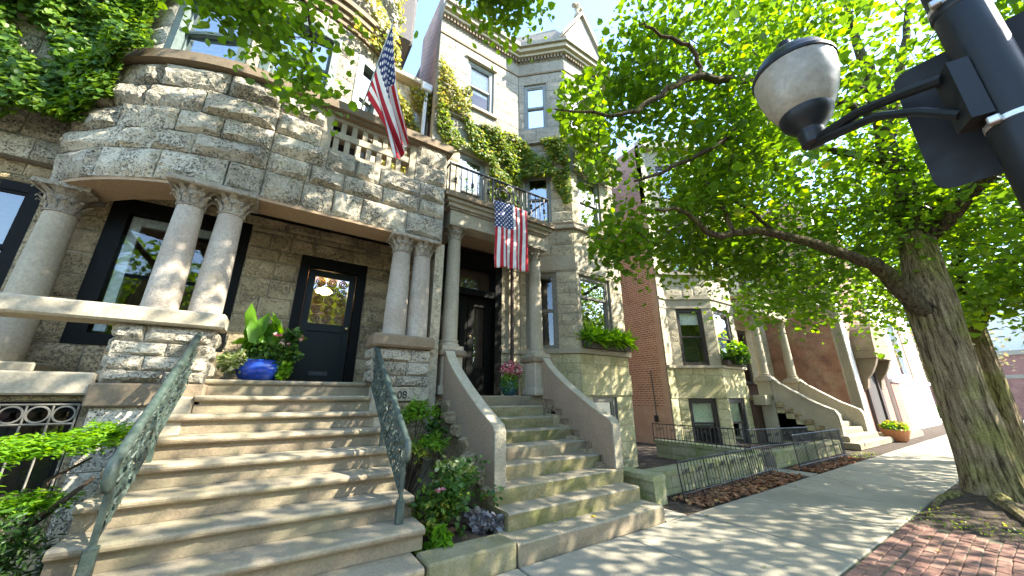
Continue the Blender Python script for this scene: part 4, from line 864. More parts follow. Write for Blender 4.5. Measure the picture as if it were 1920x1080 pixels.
# portico of the third house
for xc in (16.55, 19.3):
    pl = MB().cbox(xc - .22, xc + .22, 6.25, 6.72, -.1, 2.24, .015).build('pedestal', 'limestone', H3); MB().cbox(xc - .3, xc + .3, 6.17, 6.8, 2.20, 2.33, .03).build('pedestal_cap', 'limestone', pl)
    column(H3, xc, 6.48, 2.4, 5.0, .17, .145, 'limestone', .32, .22)
MB().cbox(16.25, 19.6, 6.25, 7.85, 5.0, 5.7, .03).build('entablature', 'limestone', H3); MB().cbox(16.1, 19.75, 6.1, 7.85, 5.7, 5.85, .03).build('portico_cornice', 'brownstone', H3)
MB().box(16.3, 19.6, 6.25, 7.85, 1.5, 1.68).build('landing', 'step_stone', H3)
MB().box(15.8, 19.5, 6.75, 7.8, -.1, 1.49).build('basement_recess', 'brick_dark', H3); MB().cbox(15.78, 16.32, 6.3, 6.74, 1.32, 1.7, .02).build('areaway_lintel', 'limestone', H3)
S3.finish()
ST3 = thing('far_stoop', (17.8, 5, 0), 'third stone stoop with curved pale cheek walls beside the iron fence', 'stairs')
for k in range(1, 10):
    z = .186 * k; y = 3.98 + .275 * (k - 1); xa, xb_ = {1: (16.0, 20.1), 2: (16.2, 19.6)}.get(k, (16.5, 19.1)); rough_step(ST3, xa, xb_, y, y + .45, z - .186, z, 'step_stone', 40 + k)
pr3 = [(4.42, .2), (4.42, .98), (4.5, 1.12), (5.0, 1.38), (5.6, 1.8), (6.0, 2.1), (6.2, 2.3), (6.26, 2.32), (6.26, 1.3), (5.6, .9), (5.0, .55), (4.7, .2)]
for (xa, xb_) in ((16.38, 16.62), (19.12, 19.36)):
    MB().prism(pr3, 'x', xa, xb_).build('cheek_wall', 'limestone', ST3)
    m = MB()
    for (p, q) in zip(pr3[1:8][:-1], pr3[2:8]): m.prism([(p[0], p[1] + .002), (q[0], q[1] + .002), (q[0], q[1] + .06), (p[0], p[1] + .06)], 'x', xa - .04, xb_ + .04)
    m.build('cheek_coping', 'limestone', ST3)
for k in range(6):
    o = bpy.data.objects.new('side_stone', rk[k % 3]); link(o, ST3); o.matrix_basis = Matrix.Translation((16.40, 4.75 + .27 * k, .38 + .19 * k)) @ Matrix.Rotation(R(-90), 4, 'Z') @ Matrix.Diagonal((.32, .12, .22, 1))
    MB().box(16.41, 16.7, 4.62 + .27 * k, 6.26, .28 + .19 * k - .4, .28 + .19 * k).build('side_wall', 'ashlar_moss', ST3)

# ================================================================== fourth house (red brick side, bracketed hood) and the white house
H4 = thing('brick_house', (23.5, 6, 0), 'red brick house with stone quoin strip and bracketed door hood beyond the third stoop', 'house')
B4 = Fr((21.3, 9.6), (21.3, 4.87)); brickwork(H4, B4, -.1, 5.6, 'brick_red', 0, B4.len - .35, seed=9)
fbox(H4, B4, 'side_wall_top', 'brick_side', 0, B4.len - .35, -.2, 0, 5.602, 11.5); fbox(H4, B4, 'quoin_strip', 'limestone', B4.len - .348, B4.len, -.2, .03, -.1, 11.5)
F4 = Fr((21.27, 4.85), (26.2, 4.85)); fbox(H4, F4, 'front_quoin', 'white_plaster', 0, .6, -.3, .02, -.1, 11.5)
fbox(H4, F4, 'front_wall', 'brick_front', .602, F4.len, -.3, 0, -.1, 11.5)
MB().box(21.5, 26.1, 5.2, 12, -.1, 11.6).build('house_body', 'brick_dark', H4)
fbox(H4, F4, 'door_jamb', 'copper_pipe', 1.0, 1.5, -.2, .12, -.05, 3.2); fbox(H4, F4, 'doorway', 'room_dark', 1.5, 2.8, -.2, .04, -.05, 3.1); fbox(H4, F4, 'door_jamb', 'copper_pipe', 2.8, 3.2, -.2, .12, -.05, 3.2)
hd = MB()                                                                        # arched hood on scroll brackets
ar = [(22.1 + 1.25 * (1 - math.cos(math.pi * i / 12)), 3.6 + 1.5 * math.sin(math.pi * i / 12)) for i in range(13)]
hd.prism([(22.0, 3.3), (24.7, 3.3)] + [(24.7, 3.6)] + ar[::-1] + [(22.0, 3.6)], 'y', 4.12, 4.85); hood = hd.build('door_hood', 'brownstone', H4)
for x in (22.1, 24.3): MB().prism([(4.85, 1.9), (4.7, 2.0), (4.62, 2.4), (4.4, 2.7), (4.25, 3.0), (4.14, 3.298), (4.85, 3.298)], 'x', x, x + .3).build('bracket', 'brownstone', hood)
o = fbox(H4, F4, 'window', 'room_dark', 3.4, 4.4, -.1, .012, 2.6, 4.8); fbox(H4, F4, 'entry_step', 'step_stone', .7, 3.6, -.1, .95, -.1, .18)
H5 = thing('white_house', (31, 5, 0), 'sunlit white plastered house with tall paned window at the end of the row', 'house')
F5 = Fr((26.25, 4.72), (36, 4.72)); ow = [(3.1, 5.2, 2.7, 6.2)]
for (p, q, z0, z1) in ((0, 3.1, -.1, 9.5), (5.2, F5.len, -.1, 9.5), (3.1, 5.2, -.1, 2.7), (3.1, 5.2, 6.2, 9.5)): fbox(H5, F5, 'wall', 'white_plaster', p, q, -.3, 0, z0, z1)
window(H5, F5, *ow[0], 'white_trim', .1, .16, gl='glass_mirror', blind=.7); fbox(H5, F5, 'shutter', 'brick_tan_paint', 5.6, 6.2, -.01, .06, 2.7, 6.2)
fbox(H5, F5, 'sill_band', 'white_trim', .05, F5.len, -.1, .12, 2.36, 2.55); fbox(H5, F5, 'brick_base', 'brick_front', .02, 1.6, -.05, .03, -.1, 2.34)
MB().box(26.3, 35.95, 5.05, 12, -.1, 9.6).build('house_body', 'white_plaster', H5); MB().box(35.7, 36.0, 4.73, 12, -.1, 9.5).build('end_wall', 'white_plaster', H5)
H6 = thing('corner_building', (56, 8, 0), 'distant low red brick building with pale stone bands across the side street', 'building')
MB().box(54, 70, -2, 40, -.1, 5.2).build('wall', 'brick_far', H6); MB().box(53.93, 70, -2.05, 40, 3.2, 3.5).build('stone_band', 'limestone', H6); MB().box(53.9, 70, -2.1, 40, 5.2, 5.6).build('parapet', 'limestone', H6); MB().box(56, 70, 0, 40, 5.6, 11).build('upper_wall', 'white_plaster', H6)
H7 = thing('pale_house', (62, -9, 0), 'distant pale house with grey roof seen between the two street trees', 'house')
MB().box(58, 70, -16, -5, -.1, 9).build('wall', 'white_plaster', H7); MB().prism([(-16.5, 9), (-4.5, 9), (-10.5, 14)], 'x', 57.7, 70).build('roof', 'slate', H7)
for i in range(3):
    for z in (1.5, 5.2): wn = MB().box(57.92, 58.1, -14.6 + 3.3 * i, -12.8 + 3.3 * i, z, z + 2.2).build('window', 'sash_grey', H7)

# ================================================================== iron fences
def fence(label, pts, h, gap, lean=0., scroll=True, group='black iron fences along the front yards'):
    T = thing('iron_fence', (pts[0][0], pts[0][1], 0), label, 'fence', group)
    bm_ = MB().tube([(0, 0, 0), (0, 0, 1)], .0075, 5).mesh('picket', 'iron')
    n_ = Vector((pts[1][1] - pts[0][1], pts[0][0] - pts[1][0], 0)).normalized() * -lean if lean else Vector((0, 0, 0))
    for (p, q) in zip(pts[:-1], pts[1:]):
        p, q = Vector(p), Vector(q); L_ = (q - p).to_2d().length; k = max(2, int(L_ / gap))
        for zz, rr in ((h, .014), (.1, .011)): MB().tube([p + Vector((0, 0, zz)) + n_ * zz, q + Vector((0, 0, zz)) + n_ * zz], rr, 5).build('rail', 'iron', T)
        for i in range(k + 1):
            c = p.lerp(q, i / k); o = bpy.data.objects.new('picket', bm_); link(o, T); o.location = c; o.scale = (1, 1, h)
            if lean: o.rotation_euler = (n_ * h).normalized().length and Vector((0, 0, 1)).rotation_difference((Vector((0, 0, 1)) + n_)).to_euler()
            if i % 8 == 0: MB().tube([c, c + Vector((0, 0, h + .03)) + n_ * h], .012, 6).build('post', 'iron', T)
            if scroll and i % 4 == 2:
                u_ = (q - p).normalized(); m = MB()
                for sg in (1, -1): m.tube([c + n_ * zz_ + u_ * (sg * gap * .5 + sg * .04 * (1 - a / 20) * math.cos(a * .55)) + Vector((0, 0, zz_ + .05 * (1 - a / 20) * math.sin(a * .55) * sg)) for zz_ in (h * .72,) for a in range(17)], .0065, 4)
                m.build('scroll', 'iron', T)
    return T
fence('leaning black iron fence with scrolls in front of the mossy wall', [(5.87, 3.80, 0), (9.70, 3.93, 0)], .57, .105, .1)
fence('black iron fence on the areaway wall below the orange brick wall', [(9.48, 6.85, .40), (9.48, 4.3, .40), (13.2, 4.35, .30)], .48, .11, 0)
fence('dense black iron fence beside the third stoop', [(10.45, 3.76, 0), (13.6, 3.72, 0)], .75, .075, .04, False)
# ================================================================== flags
def flag_mat():
    m, t, p = nmat('flag'); L = t.links.new; uv = nd(t, 'ShaderNodeUVMap'); s = nd(t, 'ShaderNodeSeparateXYZ'); L(uv.outputs[0], s.inputs[0]); u, v = s.outputs[0], s.outputs[1]
    def M(op, a, b=None, c=None):
        n = nd(t, 'ShaderNodeMath', operation=op)
        for i, x in enumerate((a, b, c)):
            if x is None: continue
            if hasattr(x, 'is_output'): L(x, n.inputs[i])
            else: n.inputs[i].default_value = x
        return n.outputs[0]
    st = M('MODULO', M('FLOOR', M('MULTIPLY', v, 13.0)), 2.0)                    # v=0 at the bottom stripe: red
    col = mixc(t, st, (.52, .012, .03), (.80, .80, .79))
    can = M('MULTIPLY', M('LESS_THAN', u, .40), M('GREATER_THAN', v, 6 / 13))
    cu, cv = M('DIVIDE', u, .40), M('DIVIDE', M('SUBTRACT', v, 6 / 13), 7 / 13)
    star = None
    for off in (0, 1):
        nu, nv = (6.0, 5.0) if off == 0 else (5.0, 4.0); a = M('MULTIPLY_ADD', cu, 6.0, -.5 * off); b = M('MULTIPLY_ADD', cv, 5.0, -.5 * off)
        fx, fy = M('SUBTRACT', M('FRACT', a), .5), M('SUBTRACT', M('FRACT', b), .5)
        d = M('SQRT', M('ADD', M('POWER', M('MULTIPLY', fx, .066), 2.0), M('POWER', M('MULTIPLY', fy, .06), 2.0)))
        k = M('LESS_THAN', d, .0125); star = k if star is None else M('MAXIMUM', star, k)
    blue = mixc(t, star, (.022, .035, .17), (.80, .80, .80)); L(mixc(t, can, col, blue), p.inputs['Base Color']); p.inputs['Roughness'].default_value = .75
    out = t.nodes['Material Output']; tl = nd(t, 'ShaderNodeBsdfTranslucent'); L(mixc(t, can, col, blue), tl.inputs[0]); mx = nd(t, 'ShaderNodeMixShader'); mx.inputs[0].default_value = .25
    L(p.outputs[0], mx.inputs[1]); L(tl.outputs[0], mx.inputs[2]); L(mx.outputs[0], out.inputs[0])
flag_mat()
def cloth(name, fn, nu, nv, root):
    m = MB(); uvs = []
    for j in range(nv + 1):
        for i in range(nu + 1): m.v.append(tuple(fn(i / nu, j / nv))); uvs.append((i / nu, j / nv))
    for j in range(nv):
        for i in range(nu): m.f.append((j * (nu + 1) + i, j * (nu + 1) + i + 1, (j + 1) * (nu + 1) + i + 1, (j + 1) * (nu + 1) + i))
    me = m.mesh(name, 'flag', True); ul = me.uv_layers.new(name='UVMap')
    for l in me.loops: ul.data[l.index].uv = uvs[l.vertex_index]
    o = link(bpy.data.objects.new(name, me), root); s_ = o.modifiers.new('thickness', 'SOLIDIFY'); s_.thickness = .002; return o
FL1 = thing('flag_on_pole', (.5, 6.05, 6.6), 'striped flag draped from a slanted pole above the stone balustrade', 'flag', 'flags with stars and stripes')
P0, P1 = Vector((.52, 6.12, 6.55)), Vector((.745, 4.93, 7.93))
MB().tube([P0, P1], .016, 8).build('pole', 'steel_band', FL1, True); MB().lathe(P1, [(.01, 0), (.03, .02), (.03, .05), (.005, .09)], 8, P1 - P0).build('finial', 'brass', FL1)
Ht, Hb, Ft, Fb = P0.lerp(P1, .97), P0.lerp(P1, .30), Vector((1.27, 5.15, 5.95)), Vector((1.13, 5.22, 5.36))
def f1(u, v):
    b_ = (Hb.lerp(Fb, u)).lerp(Ht.lerp(Ft, u), v); e = u ** .7
    b_ = b_ + Vector((.09 * math.sin(v * 15 + u * 2.5) * e * (1 - .3 * u) - .10 * math.sin(math.pi * u) * (v - .5), .11 * math.cos(v * 13 + 1 + u * 2) * e, -.12 * math.sin(math.pi * u) * v)); return b_
cloth('cloth', f1, 40, 40, FL1)
FL2 = thing('hanging_flag', (3.75, 5.8, 5.6), 'striped flag hung flat from the iron balcony over the portico', 'flag', 'flags with stars and stripes')
def f2(u, v):  # u runs down, v runs across; canton at the upper left
    x = 3.34 + .84 * (1 - v); return Vector((x + .04 * u * (v - .2) + .015 * math.sin(u * 5), 5.70 - .035 * math.sin(v * 17 + u * 1.5) * (.25 + u) - .03 * u, 5.63 + .03 * math.sin(v * 3) - 1.53 * u + .05 * u * (1 - v)))
cloth('cloth', f2, 30, 36, FL2)
MB().tube([(3.34, 5.72, 5.645), (4.18, 5.72, 5.645)], .008, 5).build('hem_cord', 'petal_white', FL2)

# ================================================================== street lamp and sign
LP = thing('street_lamp', (1.99, -.15, 0), 'dark painted lamp post with acorn globe on a curved arm', 'street lamp')
MB().lathe((1.99, -.15, -.02), [(.17, 0), (.17, .1), (.12, .2), (.09, .5), (.074, .7), (.071, 2.3), (.067, 4.6)], 24).build('pole', 'pole_paint', LP, True)
MB().lathe((1.99, -.15, 3.02), [(.068, 0), (.074, .01), (.074, .03), (.068, .04)], 24).build('pole_joint', 'pole_paint', LP, True)
for z in (3.06, 2.50): 
    bd = MB().lathe((1.99, -.15, z), [(.070, 0), (.0735, .002), (.0735, .020), (.070, .022)], 24).build('band_clamp', 'steel_band', LP, True); MB().cbox(1.905, 1.935, -.12, -.09, z - .003, z + .025, .004).build('clamp_bolt', 'steel_band', bd)
MB().lathe((1.922, -.14, 3.20), [(.02, 0), (.022, .012), (.012, .016), (.01, .02)], 8, (-1, .1, 0)).build('bolt', 'steel_band', LP)
d_ = Vector((-.42, .9, 0)).normalized(); A0 = Vector((1.99, -.15, 0)) + d_ * .06; sd_ = Vector((-d_.y, d_.x, 0))
m = MB(); q = [A0 + sd_ * a + d_ * b_ for (b_, a) in ((0, -.05), (0, .05), (.055, .05), (.055, -.05))]
m.add([(p.x, p.y, z) for z in (2.54, 2.79) for p in q], [(0, 3, 2, 1), (4, 5, 6, 7), (0, 1, 5, 4), (1, 2, 6, 5), (2, 3, 7, 6), (3, 0, 4, 7)]); m.build('arm_bracket', 'pole_paint', LP)
G = Vector((2.235, .405, 0)); e0 = A0 + d_ * .05; d_ = (G.to_3d() - Vector((e0.x, e0.y, 0))).normalized()
m = MB(); m.tube([e0 + Vector((0, 0, 2.76)), e0 + d_ * .15 + Vector((0, 0, 2.83)), e0 + d_ * .3 + Vector((0, 0, 2.89)), G + Vector((0, 0, 2.925)) + d_ * .02], [.022, .022, .024, .03], 8)
m.tube([e0 + Vector((0, 0, 2.59)), e0 + d_ * .1 + Vector((0, 0, 2.70)), e0 + d_ * .24 + Vector((0, 0, 2.81)), G + Vector((0, 0, 2.915))], [.018, .017, .02, .026], 8); m.build('arm', 'pole_paint', LP, True)
gz = 2.9
MB().lathe((G.x, G.y, gz), [(.04, 0), (.054, .01), (.056, .055), (.062, .07), (.058, .085), (.064, .10), (.088, .13), (.108, .155), (.12, .185), (.122, .205), (.11, .212)], 24).build('globe_holder', 'pole_paint', LP, True)
pr = [(.10, .19), (.112, .205)]
for i in range(16): q_ = i / 15; pr.append((.116 + .076 * math.sin(q_ * 1.57) ** .85, .21 + .285 * q_ ** 1.15 + .002 * math.sin(i * 2)))
MB().lathe((G.x, G.y, gz), pr, 32).build('globe', 'globe_plastic', LP, True)
MB().lathe((G.x, G.y, gz), [(.185, .488), (.199, .494), (.199, .512), (.188, .522), (.182, .545), (.165, .58), (.13, .615), (.08, .642), (.04, .655), (.03, .662), (.018, .67), (.018, .69), (.036, .705), (.034, .735), (.008, .75)], 28).build('globe_cap', 'pole_paint', LP, True)
SG = thing('street_sign', (2.11, -.17, 2.67), 'back of a black street sign panel clamped behind the lamp post', 'sign')
c_ = .05; poly = []
for (cx, cz, a0) in ((.075 - c_, 2.98 - c_, 0), (-.40 + c_, 2.98 - c_, 90), (-.40 + c_, 2.39 + c_, 180), (.075 - c_, 2.39 + c_, 270)):
    for i in range(5): a = R(a0 + 22.5 * i); poly.append((cx + c_ * math.cos(a), cz + c_ * math.sin(a)))
MB().prism(poly, 'x', 2.112, 2.116).build('panel', 'sign_back', SG)
for z in (3.0 - .22, 2.5): MB().cbox(2.058, 2.112, -.20, -.10, z, z + .03, .003).build('mounting_bar', 'steel_band', SG)

# ================================================================== potted plants
def blob(n, c, r, seed, shell=.5):
    q = np.random.RandomState(seed); p = q.normal(size=(n, 3)); p /= np.linalg.norm(p, axis=1)[:, None]; p *= (shell + (1 - shell) * q.rand(n, 1)); return np.asarray(c) + p * np.asarray(r)
PT = thing('blue_planter', (-.16, 6.42, 1.83), 'round glazed blue pot of canna and trailing plants on the porch landing', 'planter')
MB().lathe((-.16, 6.42, 1.83), [(.20, 0), (.24, .02), (.31, .12), (.32, .19), (.29, .25), (.305, .275), (.29, .285), (.26, .28)], 28).build('pot', 'pot_blue', PT, True)
MB().lathe((-.16, 6.42, 2.12), [(.27, -.07), (.26, -.04), (.01, -.03)], 16).build('potting_soil', 'soil', PT)
q = np.random.RandomState(3); n = 40; an = q.rand(n) * 6.28; ps = np.stack([-.20 + .2 * np.cos(an), 6.40 + .12 * np.sin(an), 2.1 + .5 * q.rand(n)], 1)
leaves('broad_leaves', ps, .33, 'leaf_bright', PT, tmpl=LEAF_HEART * np.array([.5, 1, 1]), nrm=np.stack([np.cos(an), np.sin(an), .4 + 0 * an], 1) * .8, seed=4, jit=.2, dirv=np.stack([.45 * np.cos(an), .45 * np.sin(an), 1.1 + 0 * an], 1) * (.5 + q.rand(n, 1)), rnd=q.rand(n) * .8)
leaves('trailing_leaves', blob(560, (-.48, 6.28, 2.08), (.2, .16, .16), 5), .05, 'leaf_varieg', PT, seed=6)
leaves('trailing_leaves', blob(950, (-.02, 6.32, 2.2), (.36, .22, .2), 7), .06, 'leaf_shrub', PT, seed=8); leaves('trailing_leaves', blob(320, (.1, 6.2, 2.0), (.12, .06, .17), 9), .05, 'leaf_bright', PT, seed=10)
leaves('trailing_leaves', blob(260, (.18, 6.36, 2.50), (.14, .12, .12), 11), .06, 'leaf_shrub', PT, seed=12)
for k, (n_, c_, r_) in enumerate(((8, (.26, 6.30, 2.47), (.05, .03, .05)), (7, (.06, 6.2, 2.36), (.05, .03, .03)), (5, (-.05, 6.2, 2.5), (.06, .04, .05)))): leaves('flower', blob(n_, c_, r_, 13 + k), .05, 'leaf_flower', PT, nrm=np.tile([0, -1., .2], (n_, 1)), seed=16 + k)
P2 = thing('teal_planter', (4.15, 6.35, 1.64), 'small teal pot with fern and pink flowers on the portico landing', 'planter')
MB().lathe((4.15, 6.35, 1.64), [(.1, 0), (.14, .03), (.2, .16), (.2, .24), (.17, .29), (.185, .31), (.16, .31)], 22).build('pot', 'pot_teal', P2, True)
leaves('fern_leaves', np.concatenate([blob(260, (3.98, 6.2, 1.92), (.15, .13, .24), 20, .3), blob(120, (4.15, 6.15, 1.88), (.06, .05, .18), 22)]), .055, 'leaf_bright', P2, seed=21, tmpl=LEAF_LONG)
leaves('flowers', blob(420, (4.18, 6.3, 2.16), (.27, .2, .18), 23), .05, 'leaf_flower', P2, seed=24); leaves('leaves', blob(300, (4.22, 6.35, 2.12), (.24, .2, .2), 25), .05, 'leaf_shrub', P2, seed=26)
P3 = thing('terracotta_planter', (20.5, 3.95, 0), 'terracotta tub with yellow-green plants on the sunny sidewalk by the brick house', 'planter')
MB().lathe((20.5, 3.95, .0), [(.26, 0), (.30, .03), (.42, .38), (.45, .42), (.42, .44), (.38, .42)], 22).build('pot', 'terracotta', P3, True); leaves('leaves', blob(500, (20.5, 3.95, .52), (.42, .42, .2), 30), .09, 'leaf_ivy_gold', P3, seed=31); leaves('leaves', blob(260, (20.4, 3.9, .5), (.45, .4, .18), 32), .09, 'leaf_bright', P3, seed=33)
def windowbox(label, F, s0, s1, z, seed, mats, n=750, long=True):
    T = thing('window_box', (*F.at((s0 + s1) / 2, .15), z), label, 'window box'); MB().fbox(F, s0, s1, .02, .24, z, z + .2).build('box', 'wood_box', T)
    r = np.random.RandomState(seed); t = s0 + (s1 - s0) * r.rand(n); d = r.rand(n) * .2 + .03; P_ = np.array([(*F.at(a, b_), z + .2) for a, b_ in zip(t, d)])
    an = r.rand(n) * 6.28; dv = np.stack([np.cos(an) * .6, np.sin(an) * .4 - .35, r.rand(n) * 1.6 - .25], 1)
    P_[:, 2] += r.rand(n) * .12; leaves('grass_leaves' if long else 'leaves', P_, .3 if long else .14, mats, T, nrm=np.stack([0 * an, -.4 + 0 * an, .8 + 0 * an], 1), seed=seed + 1, tmpl=LEAF_LONG * np.array([.5, 1, 1]) if long else LEAF_HEART, dirv=dv)
    return T
windowbox('window box of arching green strap leaves below the bay window of the pale house', B2, xb(6.18), xb(7.7), 2.74, 40, 'leaf_bright')
T = windowbox('window box with leafy bush on the slanted bay of the third house', B3, .1, 1.5, 2.76, 44, 'leaf_shrub', 300, False)
leaves('leaves', blob(900, (14.9, 6.55, 3.15), (.7, .25, .38), 45), .11, 'leaf_shrub', T, seed=46); leaves('leaves', blob(400, (14.7, 6.5, 3.35), (.6, .25, .35), 47), .12, 'leaf_bright', T, seed=48)

# ================================================================== shrubs and small plants
def sprigs(n, c, r, seed, per=16):
    """leaf points strung along short shoots that leave the middle of a bush at uneven lengths"""
    q = np.random.RandomState(seed); m = max(1, n // per); d = q.normal(size=(m, 3)); d[:, 2] = np.abs(d[:, 2]) * .9 - .25; d /= np.linalg.norm(d, axis=1)[:, None]
    o = q.normal(size=(m, 3)) * .28; ln = .55 + .75 * q.rand(m); t = np.sort(q.rand(m, per), axis=1)
    p = o[:, None, :] + d[:, None, :] * (ln[:, None] * t)[:, :, None] + q.normal(size=(m, per, 3)) * .07; p[:, :, 2] -= .18 * t ** 2
    return np.asarray(c) + p.reshape(-1, 3) * np.asarray(r)
def shrub(name, label, base, parts, stems=6, seed=1, cat='shrub'):
    T = thing(name, base, label, cat); r = random.Random(seed); m = MB(); b0 = Vector(base)
    for i in range(stems):
        c, rad = parts[i % len(parts)][0], parts[i % len(parts)][1]; e = Vector(c) + Vector((r.uniform(-.6, .6) * rad[0], r.uniform(-.6, .6) * rad[1], r.uniform(-.2, .5) * rad[2])); md = b0.lerp(e, .5) + Vector((r.uniform(-.06, .06), r.uniform(-.06, .06), .05)); m.tube([b0, md, e], [.012, .009, .004], 5)
    m.build('stems', 'bark_thin', T)
    for k, (c, rad, n, sz, mt, tm) in enumerate(parts): leaves('foliage', sprigs(n, c, rad, seed * 50 + k), sz, mt, T, seed=seed * 70 + k, tmpl=tm)
    return T
HT, LG = LEAF_HEART, LEAF_LONG
shrub('planter_shrub', 'dark green leafy shrub with pink blooms in the bed between the stairs', (1.85, 4.1, .15), [((1.86, 4.05, .52), (.36, .32, .36), 1500, .05, 'leaf_shrub', HT), ((1.96, 4.12, .80), (.24, .2, .2), 300, .045, 'leaf_varieg', HT), ((1.72, 4.0, .42), (.22, .2, .25), 500, .045, 'leaf_ivy_mid', HT), ((1.75, 3.95, .62), (.1, .1, .08), 16, .03, 'leaf_flower', HT)], 9, 2)
shrub('low_broadleaf_plant', 'small bright broad-leaved plant at the front of the bed behind the kerb', (1.66, 3.84, .15), [((1.66, 3.84, .24), (.14, .1, .12), 120, .09, 'leaf_bright', HT)], 3, 3, 'plant')
shrub('silver_plant', 'silvery purple ruffled plant beside the mossy lowest step', (2.25, 3.95, .15), [((2.24, 3.95, .27), (.18, .15, .12), 260, .075, 'leaf_silver', HT)], 4, 4, 'plant')
shrub('feathery_maple', 'bright green feathery maple growing beside the 08 stone', (1.72, 5.2, .2), [((1.85, 5.35, 1.38), (.27, .2, .18), 700, .07, 'leaf_bright', LG), ((1.98, 5.0, .98), (.24, .2, .13), 600, .06, 'leaf_bright', LG), ((1.78, 4.9, .92), (.2, .2, .1), 300, .06, 'leaf_ivy_mid', LG), ((2.1, 5.3, 1.15), (.16, .2, .16), 350, .05, 'leaf_shrub', HT)], 9, 5)
JM = thing('japanese_maple', (-1.55, 4.9, 0), 'low spreading maple with bright feathery leaves left of the sandstone steps', 'shrub')
m = MB()
for pts, r_ in (([(-1.55, 4.9, 0), (-1.5, 4.85, .4), (-1.42, 4.75, .62), (-1.22, 4.6, .82), (-1.08, 4.55, .98)], (.045, .04, .032, .022, .012)), ([(-1.5, 4.85, .4), (-1.62, 4.75, .7), (-1.75, 4.6, .86), (-1.95, 4.5, .93)], (.035, .028, .02, .012)), ([(-1.42, 4.75, .62), (-1.4, 4.8, .95), (-1.2, 4.85, 1.1)], (.026, .018, .008)), ([(-1.75, 4.6, .86), (-1.72, 4.5, 1.05), (-1.55, 4.4, 1.12)], (.02, .014, .007)), ([(-1.95, 4.5, .93), (-2.2, 4.3, 1.05)], (.012, .006))): m.tube(pts, r_, 7)
m.build('trunk', 'bark_thin', JM)
q = np.random.RandomState(9); pt = []
for (c, rd, n) in (((-1.5, 4.75, 1.22), (.55, .4, .10), 1700), ((-1.95, 4.45, 1.15), (.5, .4, .12), 1700), ((-2.3, 4.6, 1.05), (.4, .4, .12), 800), ((-1.15, 4.85, 1.30), (.25, .3, .10), 600), ((-1.62, 4.2, 1.0), (.2, .2, .09), 400), ((-1.95, 4.7, .72), (.45, .35, .12), 1500), ((-1.45, 4.75, .80), (.3, .3, .10), 700), ((-2.2, 4.3, .88), (.4, .3, .12), 900)): pt.append(blob(n, c, rd, n, .1))
pt = np.concatenate(pt); leaves('crown', pt, .065, 'leaf_bright', JM, up=1.2, jit=.35, seed=50, tmpl=LG)
shrub('dark_yew', 'dense dark green shrub filling the lower left corner beside the steps', (-1.75, 4.1, 0), [((-1.6, 4.25, .42), (.42, .45, .42), 6500, .055, 'leaf_yew', LG), ((-2.0, 4.0, .5), (.45, .5, .42), 6000, .055, 'leaf_yew', LG), ((-1.5, 4.35, .62), (.3, .3, .25), 500, .05, 'leaf_shrub', LG)], 10, 7)
shrub('corner_shrub', 'bright round-leaved shrub sprig at the lower left edge', (-1.5, 3.6, 0), [((-1.48, 3.6, .42), (.22, .18, .24), 420, .075, 'leaf_bright', HT)], 4, 8)

# ================================================================== ivy on the walls
def ivy(name, label, gens, group=None):
    T = thing(name, tuple(gens[0][0][0]) , label, 'ivy', group)
    for k, (pos, nr, sz, mt) in enumerate(gens): leaves('foliage', pos, sz, mt, T, nrm=nr, seed=90 + k, jit=.45, dirv=np.tile([0, 0, -1.], (len(pos), 1)) + .3 * nr)
    return T
def wall_points(F, s0, s1, z0, z1, n, seed, thick=.18, lumps=1.6, thr=.0, mask=None):
    r = np.random.RandomState(seed); P_ = []; Nn = []
    while len(P_) < n:
        s_ = s0 + (s1 - s0) * r.rand(); z = z0 + (z1 - z0) * r.rand()
        v = math.sin(s_ * 3.1 * lumps + seed) * math.cos(z * 2.3 * lumps + seed * 2) + .6 * math.sin(s_ * 7.7 + z * 5.1)
        if mask and not mask(s_, z, r): continue
        if v < thr - 1 + r.rand() * .5: continue
        p = F.at(s_, .03 + thick * (.35 + .3 * v + .5 * r.rand() ** 2)); u_, n_ = F.ax(s_); P_.append((p.x, p.y, z)); Nn.append((n_.x, n_.y, .55))
    return np.array(P_), np.array(Nn)
FL = Fr((-6.5, 7.1), (-2.6, 7.1)); g1 = wall_points(FL, .2, 3.75, 4.85, 9.6, 24000, 1, .5, 1.1, -.1, lambda s_, z, r: z > 4.95 + .35 * math.sin(s_ * 2.3) + .1 * r.rand())
g2 = wall_points(AP, 0, 1.05, 5.3, 6.6, 3200, 2, .3, 1.2, .2, lambda s_, z, r: s_ < .42 + .5 * (z - 5.3) / 1.3 + .12 * math.sin(z * 9) + .1 * r.rand()); g3 = wall_points(AB, 0, .95, 6.5, 10.5, 5200, 3, .25, 1.2, .1, lambda s_, z, r: s_ < .55 + .12 * math.sin(z * 4) + .05 * r.rand() + .08 * max(0, z - 8))
ivy('wall_ivy', 'dense green ivy covering the upper left wall and bay of the grey house', [(*g1, .078, 'leaf_ivy'), (*g2, .072, 'leaf_ivy'), (*g3, .072, 'leaf_ivy')])
BK = Fr((.75, 7.75), (2.4, 7.75)); g1 = wall_points(BK, .6, 1.65, 6.5, 9.6, 2400, 4, .2, 1.5, .35); g2 = wall_points(AB, sA(-14), sA(-36), 8.5, 10.6, 900, 5, .3, 1.5, .5)
ivy('golden_ivy', 'yellow-green ivy on the wall behind the stone balcony of the grey house', [(*g1, .075, 'leaf_ivy_gold'), (*g2, .075, 'leaf_ivy_gold')])
mk = lambda s_, z, r: not (x2(3.1) < s_ < x2(3.95) and z < 7.75)
